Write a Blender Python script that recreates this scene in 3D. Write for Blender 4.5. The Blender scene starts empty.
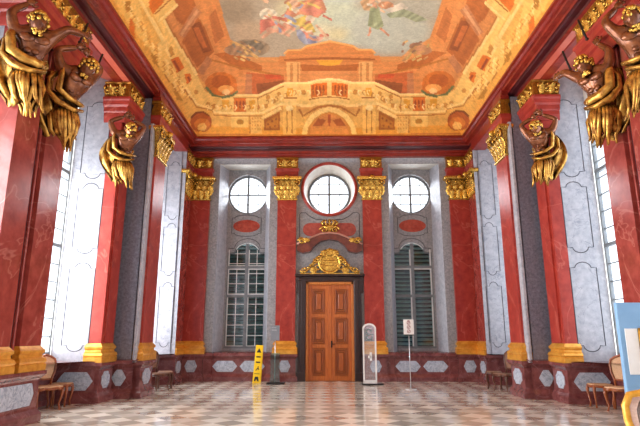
import bpy, bmesh, math, random
import numpy as np
from mathutils import Vector, Matrix, noise
random.seed(7)
PI = math.pi
COL = bpy.context.scene.collection

# ------------------------------------------------------------------ materials
def rgb(r, g, b):
    f = lambda c: (c/255/12.92) if c/255 <= .04045 else ((c/255+.055)/1.055)**2.4
    return (f(r), f(g), f(b), 1)

def new_mat(name):
    m = bpy.data.materials.new(name); m.use_nodes = True
    nt = m.node_tree; b = nt.nodes['Principled BSDF']
    return m, nt, b

def mat(name, c1, c2=None, rough=.4, metal=0., scale=6., detail=6., vein=None, vscale=1.5, vw=.03, bump=0., coat=0., stretch=None, spec=.5, ao=None):
    m, nt, b = new_mat(name); N = nt.nodes; L = nt.links
    b.inputs['Roughness'].default_value = rough; b.inputs['Metallic'].default_value = metal
    b.inputs['Coat Weight'].default_value = coat; b.inputs['Coat Roughness'].default_value = .08
    b.inputs['Specular IOR Level'].default_value = spec
    tc = N.new('ShaderNodeTexCoord'); src = tc.outputs['Object']
    if stretch:
        mp = N.new('ShaderNodeMapping'); mp.inputs['Scale'].default_value = stretch
        L.new(src, mp.inputs['Vector']); src = mp.outputs['Vector']
    no = N.new('ShaderNodeTexNoise'); no.inputs['Scale'].default_value = scale; no.inputs['Detail'].default_value = detail; no.inputs['Roughness'].default_value = .65
    L.new(src, no.inputs['Vector'])
    cr = N.new('ShaderNodeValToRGB'); cr.color_ramp.elements[0].position = .33; cr.color_ramp.elements[1].position = .67
    cr.color_ramp.elements[0].color = c1; cr.color_ramp.elements[1].color = c2 or c1
    L.new(no.outputs['Fac'], cr.inputs['Fac']); out = cr.outputs['Color']
    if vein:
        n2 = N.new('ShaderNodeTexNoise'); n2.inputs['Scale'].default_value = vscale; n2.inputs['Detail'].default_value = 4; n2.inputs['Distortion'].default_value = 1.2
        L.new(src, n2.inputs['Vector'])
        r2 = N.new('ShaderNodeValToRGB'); e = r2.color_ramp.elements
        e[0].position = .5-vw; e[0].color = (0,0,0,1); e[1].position = .5+vw; e[1].color = (0,0,0,1)
        k = r2.color_ramp.elements.new(.5); k.color = (.6,.6,.6,1)
        L.new(n2.outputs['Fac'], r2.inputs['Fac'])
        mx = N.new('ShaderNodeMix'); mx.data_type = 'RGBA'; mx.inputs[7].default_value = vein
        L.new(r2.outputs['Color'], mx.inputs[0]); L.new(out, mx.inputs[6]); out = mx.outputs[2]
    if ao:  # occlusion shade mixed into the base colour, darkening crevices
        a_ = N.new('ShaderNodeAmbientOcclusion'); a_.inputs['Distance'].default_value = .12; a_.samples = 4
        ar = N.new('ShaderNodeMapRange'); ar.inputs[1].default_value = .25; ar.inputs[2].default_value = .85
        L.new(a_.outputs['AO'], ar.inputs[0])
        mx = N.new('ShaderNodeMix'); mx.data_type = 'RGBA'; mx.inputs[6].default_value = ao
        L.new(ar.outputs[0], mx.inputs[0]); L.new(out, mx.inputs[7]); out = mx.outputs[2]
    L.new(out, b.inputs['Base Color'])
    if bump:
        bp = N.new('ShaderNodeBump'); bp.inputs['Strength'].default_value = bump; bp.inputs['Distance'].default_value = .02
        L.new(no.outputs['Fac'], bp.inputs['Height']); L.new(bp.outputs['Normal'], b.inputs['Normal'])
    return m

M = {}
M['red'] = mat('red_marble', rgb(138,40,32), rgb(172,62,50), .32, scale=3.5, vein=rgb(190,100,84), vscale=.5, vw=.008, coat=.0, spec=.35)
M['red2'] = mat('red_brown_marble', rgb(126,46,42), rgb(160,72,64), .2, scale=3, vein=rgb(180,110,100), vscale=.6, vw=.008, coat=.15)
M['cornice'] = mat('cornice_red', rgb(112,26,18), rgb(146,44,32), .3, scale=4, vein=rgb(150,70,56), vscale=.8, vw=.006, coat=.1)
M['soffit'] = mat('soffit_red', rgb(190,84,62), rgb(206,104,80), .4, scale=2)
M['dado'] = mat('dado_marble', rgb(100,50,51), rgb(136,80,78), .16, scale=5, vein=rgb(150,104,106), vscale=1.2, vw=.012, coat=.2)
M['groove'] = mat('groove_red', rgb(64,22,26), rgb(84,30,34), .3, scale=5)
M['inlay'] = mat('grey_blue_inlay', rgb(158,170,188), rgb(202,210,222), .2, scale=14, vein=rgb(110,116,136), vscale=5, vw=.03)
M['inlay_red'] = mat('red_inlay', rgb(150,50,40), rgb(186,82,66), .25, scale=8, vein=rgb(90,70,66), vscale=3, vw=.015)
M['grey'] = mat('grey_marble', rgb(126,127,132), rgb(162,162,164), .32, scale=16, vein=rgb(96,98,106), vscale=2, vw=.012)
M['reveal'] = mat('pale_blue_grey_marble', rgb(152,156,168), rgb(184,186,194), .3, scale=7, vein=rgb(116,122,138), vscale=2, vw=.012)
M['slab'] = mat('dark_grey_marble', rgb(88,90,104), rgb(128,128,142), .3, scale=14, vein=rgb(66,64,70), vscale=3, vw=.012)
M['line'] = mat('inlay_line', rgb(50,54,64), rgb(62,64,74), .4)
M['plaster'] = mat('white_plaster', rgb(206,202,192), rgb(220,216,206), .6)
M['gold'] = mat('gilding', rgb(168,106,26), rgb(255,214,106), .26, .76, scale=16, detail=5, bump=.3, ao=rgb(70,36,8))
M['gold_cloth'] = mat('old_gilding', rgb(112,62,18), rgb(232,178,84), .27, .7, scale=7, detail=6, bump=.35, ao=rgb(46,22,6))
M['gold_dark'] = mat('gilding_ground', rgb(120,74,20), rgb(186,124,40), .42, .7, scale=20)
M['ochre'] = mat('gilded_base', rgb(204,132,38), rgb(240,178,74), .32, .35, scale=6)
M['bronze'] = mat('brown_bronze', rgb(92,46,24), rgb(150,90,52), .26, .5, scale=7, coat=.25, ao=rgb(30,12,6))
M['wood'] = mat('oak_door', rgb(164,80,22), rgb(206,114,44), .36, scale=3, detail=8, stretch=(14,14,1.2), coat=.1)
M['wood2'] = mat('light_oak', rgb(176,96,36), rgb(216,136,62), .38, scale=3, detail=8, stretch=(14,14,1.2))
M['wood3'] = mat('carved_oak', rgb(138,62,16), rgb(190,100,38), .34, scale=3, detail=8, stretch=(14,14,1.2), coat=.1, ao=rgb(50,18,4))  # darker oak copy; the tone stands in for shade on the panel relief
M['pale_red'] = mat('pale_red_marble', rgb(176,116,100), rgb(204,150,134), .3, scale=6)
M['darkwood'] = mat('dark_brown_marble', rgb(34,18,18), rgb(54,28,26), .3, scale=6, vein=rgb(80,54,50), vscale=2, vw=.008)
M['brownred'] = mat('brown_red_marble', rgb(92,38,26), rgb(128,58,40), .25, scale=5)
M['chair'] = mat('walnut', rgb(116,56,26), rgb(160,86,42), .3, scale=5, stretch=(6,6,1.5))
M['cane'] = mat('cane', rgb(196,150,112), rgb(222,180,140), .6, scale=60, bump=.3)
M['canedark'] = mat('dark_cane', rgb(110,74,52), rgb(140,100,74), .6, scale=60, bump=.3)
M['chairdark'] = mat('dark_walnut', rgb(70,36,24), rgb(104,58,38), .3, scale=5)
M['giltwood'] = mat('giltwood', rgb(198,138,40), rgb(236,184,80), .35, .35, scale=8)
M['fabric'] = mat('rose_grey_upholstery', rgb(158,132,124), rgb(182,156,146), .8, scale=30)
M['iron'] = mat('wrought_iron', rgb(34,26,26), rgb(48,38,36), .5, .5)
M['frame'] = mat('white_bar_light_strip', rgb(204,210,212), rgb(222,226,226), .4)
M['frame_grey'] = mat('grey_window_frame', rgb(98,104,110), rgb(120,126,130), .4)
M['slat'] = mat('teal_blind', rgb(128,150,150), rgb(160,180,178), .5)
M['shade'] = mat('blind_shade', rgb(24,40,42), rgb(36,54,54), .6)
M['slat_dark'] = mat('dark_teal_board', rgb(60,96,100), rgb(84,122,122), .45)
M['yellow'] = mat('yellow_plastic', rgb(240,196,10), rgb(250,210,20), .35)
M['black'] = mat('black_plastic', rgb(18,18,20), rgb(26,26,28), .4)
M['white'] = mat('white_card', rgb(232,232,230), rgb(240,240,238), .5)
M['signred'] = mat('sign_print', rgb(140,60,64), rgb(150,70,72), .5)
M['silver'] = mat('brushed_metal', rgb(200,204,208), rgb(222,224,228), .3, .7)
M['blue'] = mat('blue_panel', rgb(120,164,206), rgb(132,174,212), .5, scale=2)
M['greyplate'] = mat('grey_plate', rgb(118,122,130), rgb(130,134,142), .4)
M['tealink'] = mat('teal_ink', rgb(60,110,110), rgb(70,120,118), .5)
M['pic'] = mat('pale_picture', rgb(206,196,176), rgb(232,224,206), .5, scale=4)

def glass_mat(name, tint, gl=.12, haze=0.):
    m = bpy.data.materials.new(name); m.use_nodes = True; nt = m.node_tree; N = nt.nodes
    N.remove(N['Principled BSDF']); out = N['Material Output']
    t = N.new('ShaderNodeBsdfTransparent'); t.inputs[0].default_value = tint
    g = N.new('ShaderNodeBsdfGlossy'); g.inputs['Roughness'].default_value = .05
    mx = N.new('ShaderNodeMixShader'); mx.inputs[0].default_value = gl
    nt.links.new(t.outputs[0], mx.inputs[1]); nt.links.new(g.outputs[0], mx.inputs[2]); r_ = mx.outputs[0]
    if haze:
        df = N.new('ShaderNodeBsdfDiffuse'); df.inputs[0].default_value = (.8,.84,.9,1); m2 = N.new('ShaderNodeMixShader'); m2.inputs[0].default_value = haze
        nt.links.new(r_, m2.inputs[1]); nt.links.new(df.outputs[0], m2.inputs[2]); r_ = m2.outputs[0]
    nt.links.new(r_, out.inputs[0])
    return m
M['glass'] = glass_mat('window_glass', (.95,.97,1,1), .06)
M['glass_teal'] = glass_mat('tinted_glass', (.62,.78,.78,1), .1)
M['acrylic'] = glass_mat('clear_acrylic', (.84,.87,.92,1), .1, .22)

def floor_mat():
    m, nt, b = new_mat('marble_tiles'); N = nt.nodes; L = nt.links
    tc = N.new('ShaderNodeTexCoord'); mp = N.new('ShaderNodeMapping'); mp.inputs['Rotation'].default_value = (0,0,PI/4)
    s = TILE; mp.inputs['Scale'].default_value = (1/s,1/s,1/s); mp.inputs['Location'].default_value = (.5,.5,.5)
    L.new(tc.outputs['Object'], mp.inputs['Vector'])
    ck = N.new('ShaderNodeTexChecker'); ck.inputs['Scale'].default_value = 1.
    ck.inputs['Color1'].default_value = rgb(232,225,212); ck.inputs['Color2'].default_value = rgb(182,173,161)
    L.new(mp.outputs['Vector'], ck.inputs['Vector'])
    fl = N.new('ShaderNodeVectorMath'); fl.operation = 'FLOOR'; L.new(mp.outputs['Vector'], fl.inputs[0])
    wn = N.new('ShaderNodeTexWhiteNoise'); L.new(fl.outputs[0], wn.inputs['Vector'])
    no = N.new('ShaderNodeTexNoise'); no.inputs['Scale'].default_value = 5; no.inputs['Detail'].default_value = 6
    L.new(tc.outputs['Object'], no.inputs['Vector'])
    ad = N.new('ShaderNodeMath'); ad.operation = 'MULTIPLY_ADD'; ad.inputs[1].default_value = .38; ad.inputs[2].default_value = .66
    L.new(wn.outputs['Value'], ad.inputs[0])
    a2 = N.new('ShaderNodeMath'); a2.operation = 'MULTIPLY_ADD'; a2.inputs[1].default_value = .3
    L.new(no.outputs['Fac'], a2.inputs[0]); L.new(ad.outputs[0], a2.inputs[2])
    mx = N.new('ShaderNodeVectorMath'); mx.operation = 'SCALE'
    L.new(ck.outputs['Color'], mx.inputs[0]); L.new(a2.outputs[0], mx.inputs['Scale'])
    L.new(mx.outputs[0], b.inputs['Base Color'])
    rr = N.new('ShaderNodeMath'); rr.operation = 'MULTIPLY_ADD'; rr.inputs[1].default_value = .14; rr.inputs[2].default_value = .06
    L.new(no.outputs['Fac'], rr.inputs[0]); L.new(rr.outputs[0], b.inputs['Roughness'])
    b.inputs['Coat Weight'].default_value = .25; b.inputs['Coat Roughness'].default_value = .06
    return m
TILE = .43
M['floor'] = floor_mat()

def paint_mat():
    m, nt, b = new_mat('ceiling_fresco'); N = nt.nodes; L = nt.links
    at = N.new('ShaderNodeAttribute'); at.attribute_name = 'fresco'
    tc = N.new('ShaderNodeTexCoord'); no = N.new('ShaderNodeTexNoise'); no.inputs['Scale'].default_value = 2.6; no.inputs['Detail'].default_value = 8; no.inputs['Roughness'].default_value = .7
    L.new(tc.outputs['Object'], no.inputs['Vector'])
    mr = N.new('ShaderNodeMapRange'); mr.inputs[1].default_value = .3; mr.inputs[2].default_value = .7; mr.inputs[3].default_value = .9; mr.inputs[4].default_value = 1.08
    L.new(no.outputs['Fac'], mr.inputs[0])
    mx = N.new('ShaderNodeVectorMath'); mx.operation = 'SCALE'
    n3 = N.new('ShaderNodeTexNoise'); n3.inputs['Scale'].default_value = 9; n3.inputs['Detail'].default_value = 4; n3.inputs['Distortion'].default_value = 1.5; L.new(tc.outputs['Object'], n3.inputs['Vector'])
    m3 = N.new('ShaderNodeMapRange'); m3.inputs[1].default_value = .38; m3.inputs[2].default_value = .62; m3.inputs[3].default_value = .88; m3.inputs[4].default_value = 1.06; L.new(n3.outputs['Fac'], m3.inputs[0])
    mm = N.new('ShaderNodeMath'); mm.operation = 'MULTIPLY'; L.new(mr.outputs[0], mm.inputs[0]); L.new(m3.outputs[0], mm.inputs[1])
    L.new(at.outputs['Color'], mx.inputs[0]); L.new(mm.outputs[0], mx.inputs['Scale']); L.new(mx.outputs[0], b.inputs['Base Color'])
    b.inputs['Roughness'].default_value = .75
    return m
M['fresco'] = paint_mat()

# ------------------------------------------------------------------ mesh builder
class MB:
    def __init__(s): s.v = []; s.f = []; s.sm = []
    def add(s, vs, fs, smooth=False, T=None):
        o = len(s.v)
        s.v += [tuple(T @ Vector(p)) for p in vs] if T is not None else [tuple(p) for p in vs]
        s.f += [tuple(i+o for i in f) for f in fs]; s.sm += [smooth]*len(fs)
        return s
    def box(s, x0, x1, y0, y1, z0, z1, T=None, bev=0):
        if bev:
            b = min(bev, (x1-x0)/2.2, (y1-y0)/2.2, (z1-z0)/2.2)
            bm = bmesh.new(); bmesh.ops.create_cube(bm, size=1)
            for v in bm.verts: v.co = Vector(((x0+x1)/2+v.co.x*(x1-x0), (y0+y1)/2+v.co.y*(y1-y0), (z0+z1)/2+v.co.z*(z1-z0)))
            bmesh.ops.bevel(bm, geom=list(bm.edges), offset=b, segments=2, affect='EDGES', profile=.5)
            bm.verts.index_update()
            r = s.add([v.co for v in bm.verts], [[v.index for v in f.verts] for f in bm.faces], False, T); bm.free(); return r
        vs = [(x0,y0,z0),(x1,y0,z0),(x1,y1,z0),(x0,y1,z0),(x0,y0,z1),(x1,y0,z1),(x1,y1,z1),(x0,y1,z1)]
        return s.add(vs, [(0,3,2,1),(4,5,6,7),(0,1,5,4),(1,2,6,5),(2,3,7,6),(3,0,4,7)], False, T)
    def quad(s, *p): return s.add(p, [tuple(range(len(p)))])
    def prism(s, pts, o, t, n, up, d, T=None):
        # pts: 2D polygon in (t, up) axes at origin o, extruded by d along n
        o, t, n, up = Vector(o), Vector(t), Vector(n), Vector(up); k = len(pts)
        vs = [o+t*a+up*b for a, b in pts]+[o+t*a+up*b+n*d for a, b in pts]
        fs = [tuple(range(k)), tuple(range(2*k-1, k-1, -1))]+[(i, i+k, (i+1) % k+k, (i+1) % k) for i in range(k)]
        return s.add(vs, fs, False, T)
    def tube(s, pts, r, seg=8, closed=False, T=None, caps=True, flat=1.):
        pts = [Vector(p) for p in pts]; k = len(pts)
        rs = r if isinstance(r, (list, tuple)) else [r]*k
        vs = []; fs = []; prev = None
        for i, p in enumerate(pts):
            a = pts[(i-1) % k] if closed or i else p; b = pts[(i+1) % k] if closed or i < k-1 else p
            d = (b-a).normalized() if (b-a).length > 1e-9 else Vector((0,0,1))
            if prev is None:
                q = Vector((0,0,1)) if abs(d.z) < .9 else Vector((1,0,0)); u = d.cross(q).normalized()
            else: u = (prev-d*prev.dot(d)); u = u.normalized() if u.length > 1e-6 else d.orthogonal().normalized()
            prev = u; w = d.cross(u)
            for j in range(seg):
                an = 2*PI*j/seg; vs.append(p+(u*math.cos(an)+w*math.sin(an)*flat)*rs[i])
        for i in range(k if closed else k-1):
            for j in range(seg):
                a = i*seg+j; b = i*seg+(j+1) % seg; c = ((i+1) % k)*seg+(j+1) % seg; d_ = ((i+1) % k)*seg+j
                fs.append((a, b, c, d_))
        if not closed and caps: fs += [tuple(range(seg-1, -1, -1)), tuple(range((k-1)*seg, k*seg))]
        return s.add(vs, fs, True, T)
    def lathe(s, prof, c=(0,0,0), seg=20, T=None, sx=1., sy=1.):
        vs = []; fs = []; k = len(prof)
        for r, z in prof:
            for j in range(seg): vs.append((c[0]+sx*r*math.cos(2*PI*j/seg), c[1]+sy*r*math.sin(2*PI*j/seg), c[2]+z))
        for i in range(k-1):
            for j in range(seg): fs.append((i*seg+j, i*seg+(j+1) % seg, (i+1)*seg+(j+1) % seg, (i+1)*seg+j))
        fs += [tuple(range(seg-1,-1,-1)), tuple(range((k-1)*seg, k*seg))]
        return s.add(vs, fs, True, T)
    def blob(s, c, r, amp=0., fr=5., sub=2, T=None, seed=0):
        bm = bmesh.new(); bmesh.ops.create_icosphere(bm, subdivisions=sub, radius=1)
        r = (r,r,r) if isinstance(r, (int,float)) else r; vs = []
        for v in bm.verts:
            q = v.co.copy()
            if amp: q *= 1+amp*noise.noise(q*fr+Vector((seed*3.1,seed*1.7,0)))
            vs.append((c[0]+q.x*r[0], c[1]+q.y*r[1], c[2]+q.z*r[2]))
        bm.verts.index_update(); fs = [[v.index for v in f.verts] for f in bm.faces]; bm.free()
        return s.add(vs, fs, True, T)
    def sweep(s, path, prof, closed=False, cap=True):
        # path in plan, outward = right of travel; prof = [(offset, z)]
        k = len(path); P = [Vector((p[0], p[1])) for p in path]; mit = []
        for i in range(k):
            ns = []
            if closed or i > 0: d = (P[i]-P[i-1]).normalized(); ns.append(Vector((d.y,-d.x)))
            if closed or i < k-1: d = (P[(i+1) % k]-P[i]).normalized(); ns.append(Vector((d.y,-d.x)))
            if len(ns) == 2: m_ = (ns[0]+ns[1]); m_ = m_/(m_.length_squared/2) if m_.length > 1e-6 else ns[0]
            else: m_ = ns[0]
            mit.append(m_)
        vs = []; fs = []; q = len(prof)
        for i in range(k):
            for o, z in prof: vs.append((P[i].x+mit[i].x*o, P[i].y+mit[i].y*o, z))
        for i in range(k if closed else k-1):
            j = (i+1) % k
            for a in range(q-1): fs.append((i*q+a, j*q+a, j*q+a+1, i*q+a+1))
        if cap: fs += [tuple(i*q+q-1 for i in range(k))] if k > 2 else []
        return s.add(vs, fs)
    def mirror(s):
        s.v = [(-x,y,z) for x,y,z in s.v]; s.f = [tuple(reversed(f)) for f in s.f]; return s
    def build(s, name, m, parent=None, sx=-1, recalc=False):
        if sx > 0: s.mirror()
        off = Vector((0,0,0))
        if parent is not None: off = parent_world(parent)
        me = bpy.data.meshes.new(name)
        me.from_pydata([(x-off.x, y-off.y, z-off.z) for x,y,z in s.v], [], s.f)
        me.polygons.foreach_set('use_smooth', s.sm)
        if recalc:
            bm = bmesh.new(); bm.from_mesh(me); bmesh.ops.recalc_face_normals(bm, faces=bm.faces); bm.to_mesh(me); bm.free()
        me.materials.append(m); me.update()
        o = bpy.data.objects.new(name, me); COL.objects.link(o)
        if parent is not None: o.parent = parent
        return o

def parent_world(p):
    v = Vector((0,0,0))
    while p is not None: v += Vector(p.location); p = p.parent
    return v

LABELS = {}
def thing(name, label, cat, loc=(0,0,0), group=None):
    o = bpy.data.objects.new(name, None); COL.objects.link(o); o.location = loc
    o.empty_display_size = .1
    o['label'] = label; o['category'] = cat
    if group: o['group'] = group
    return o
def tag(o, label, cat, group=None):
    o['label'] = label; o['category'] = cat
    if group: o['group'] = group
    return o
def struct(o): o['kind'] = 'structure'; return o
def dup(root, loc, rotz, label, group=None):
    r = root.copy(); COL.objects.link(r); r.location = loc; r.rotation_euler = (0,0,rotz); r['label'] = label
    if group: r['group'] = group
    for ch in list(root.children):
        c = ch.copy(); COL.objects.link(c); c.parent = r
        for g in list(ch.children):
            d = g.copy(); COL.objects.link(d); d.parent = c
    return r
def ell(cx, cz, rx, rz, n=28, a0=0., a1=2*PI): return [(cx+rx*math.cos(a0+(a1-a0)*i/n), cz+rz*math.sin(a0+(a1-a0)*i/n)) for i in range(n)]
def hexp(x0, x1, z0, z1, k=.12, l=True, r=True):
    zm = (z0+z1)/2; p = []
    if l: p += [(x0+k*.75,z0+(z1-z0)*.0),]
    else: p += [(x0,z0)]
    p += [(x1-k*.75,z0),(x1-k*.45,z0+(z1-z0)*.18),(x1,zm),(x1-k*.45,z1-(z1-z0)*.18),(x1-k*.75,z1)] if r else [(x1,z0),(x1,z1)]
    p += [(x0+k*.75,z1),(x0+k*.45,z1-(z1-z0)*.18),(x0,zm),(x0+k*.45,z0+(z1-z0)*.18)] if l else [(x0,z1)]
    return p
def octo(x0, x1, z0, z1): 
    a = (x1-x0)*.26; b = (z1-z0)*.2
    return [(x0+a,z0),(x1-a,z0),(x1-a*.4,z0+b),(x1,z0+b*1.3),(x1,z1-b*1.3),(x1-a*.4,z1-b),(x1-a,z1),(x0+a,z1),(x0+a*.4,z1-b),(x0,z1-b*1.3),(x0,z0+b*1.3),(x0+a*.4,z0+b)]

# ------------------------------------------------------------------ plan (left side, x negative; right side mirrors it)
XO = 6.5          # outer wall of the window niches
YB = 18.40        # back wall plane
ZC = 7.9          # underside of the cornice
X = (-1, 1)
SIDE = {-1: 'left', 1: 'right'}
CAM_H = 1.5
E_LEFT, E_RIGHT, E_FILL, E_FILL_UP, EXPO = 660, 150, 130, 85, 0.
FG, FS = 1.1, 1.0

# --- floor
fb = MB(); fb.quad((-7.2,-5,0),(7.2,-5,0),(7.2,19.4,0),(-7.2,19.4,0))
struct(fb.build('floor', M['floor']))

# --- ceiling with its fresco
XE, YE, Z0, HC, RC = 4.76, 17.45, 8.40, 1.5, 2.4
def ceiling():
    xs = np.linspace(-XE, XE, 382); ys = np.concatenate([np.linspace(-4.6, 8.9, 140), np.linspace(8.93, YE, 342)])
    GX, GY = np.meshgrid(xs, ys); nx, ny = len(xs), len(ys)
    u = np.minimum(XE-np.abs(GX), YE-GY); t = np.clip(u/RC, 0, 1); GZ = Z0+HC*(1-(1-t)**2)
    co = np.stack([GX, GY, GZ], -1).reshape(-1, 3)
    px = co[:,0]; py = np.where(co[:,1] < 8.9, 17.8-co[:,1], co[:,1])      # the near half mirrors the far half
    py = np.where(py > YE, YE-.3, py)
    uu = u.reshape(-1)
    lin = lambda c: np.array(rgb(*c)[:3])**FG*FS
    peach = lin((206,148,96))
    def arch(c):
        q = lin(c); 
        return (q*.9+peach*.1)*np.array((1.08,.96,.76)) if c[0]-c[2] > 58 else q*np.array((1.16,1.13,1.06))
    col = np.empty((len(px), 3)); k = np.clip(uu/1.6, 0, 1)[:,None]
    col[:] = arch((224,176,98))*(1-k)+arch((206,150,96))*k
    def inside(P):
        n = len(P)
        x0, y0 = min(p[0] for p in P), min(p[1] for p in P); x1, y1 = max(p[0] for p in P), max(p[1] for p in P)
        idx = np.nonzero((px >= x0) & (px <= x1) & (py >= y0) & (py <= y1))[0]
        if not len(idx): return idx
        a, b = px[idx], py[idx]; c = np.zeros(len(idx), bool)
        for i in range(n):
            xa, ya = P[i]; xb, yb = P[(i+1) % n]
            if ya == yb: continue
            m_ = ((ya > b) != (yb > b)) & (a < (xb-xa)*(b-ya)/(yb-ya)+xa); c ^= m_
        return idx[c]
    def blur(C, n):
        G = C.reshape(ny, nx, 3)
        for _ in range(n):
            for ax in (0, 1):
                G = (np.roll(G, 1, ax)+2*G+np.roll(G, -1, ax))/4
        return G.reshape(-1, 3)
    fold = 1+.2*np.sin(px*21+py*9+2.5*np.sin(py*5+px*3))
    def paint(kind):
        for c, mir, q in FRESCO:
            if mir != kind: continue
            P = [(q[i], q[i+1]) for i in range(0, len(q), 2)]
            for Q in ([P, [(-x, y) for x, y in P]] if kind == 1 else [P]):
                ix = inside(Q); col[ix] = arch(c) if kind < 2 else (lin(c)*.72+lin((214,190,156))*.28)*1.08*fold[ix][:,None]
    # architecture, with the clouds softened where the painted sky shows
    paint(1); base = col.copy(); keep = np.abs(base-arch((184,166,142))).max(1) < 1e-6
    col[:] = arch((184,166,142)); paint(0); soft = blur(col, 40)
    col[:] = np.where(keep[:,None], soft, base)
    # warm glow towards the cornice, shaded mouldings, scrolls
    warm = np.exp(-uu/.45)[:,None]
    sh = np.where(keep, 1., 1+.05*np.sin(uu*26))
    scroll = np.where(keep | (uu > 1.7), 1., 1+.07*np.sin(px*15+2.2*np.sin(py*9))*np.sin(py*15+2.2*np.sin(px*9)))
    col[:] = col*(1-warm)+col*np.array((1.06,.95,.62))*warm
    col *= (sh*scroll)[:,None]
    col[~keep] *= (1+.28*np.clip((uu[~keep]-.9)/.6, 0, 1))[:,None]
    paint(2)
    me = bpy.data.meshes.new('ceiling')
    i = np.arange((ny-1)*(nx-1)); r, c_ = i//(nx-1), i % (nx-1); a = r*nx+c_
    F = np.stack([a, a+nx, a+nx+1, a+1], -1)
    me.vertices.add(len(co)); me.vertices.foreach_set('co', co.astype(np.float32).ravel())
    me.loops.add(F.size); me.loops.foreach_set('vertex_index', F.astype(np.int32).ravel())
    me.polygons.add(len(F)); me.polygons.foreach_set('loop_start', (np.arange(len(F))*4).astype(np.int32)); me.polygons.foreach_set('loop_total', np.full(len(F), 4, np.int32))
    me.polygons.foreach_set('use_smooth', np.ones(len(F), bool)); me.update(calc_edges=True)
    at = me.color_attributes.new('fresco', 'FLOAT_COLOR', 'POINT')
    at.data.foreach_set('color', np.concatenate([col, np.ones((len(col),1))], 1).astype(np.float32).ravel())
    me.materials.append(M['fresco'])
    o = bpy.data.objects.new('ceiling', me); COL.objects.link(o); struct(o)
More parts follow.
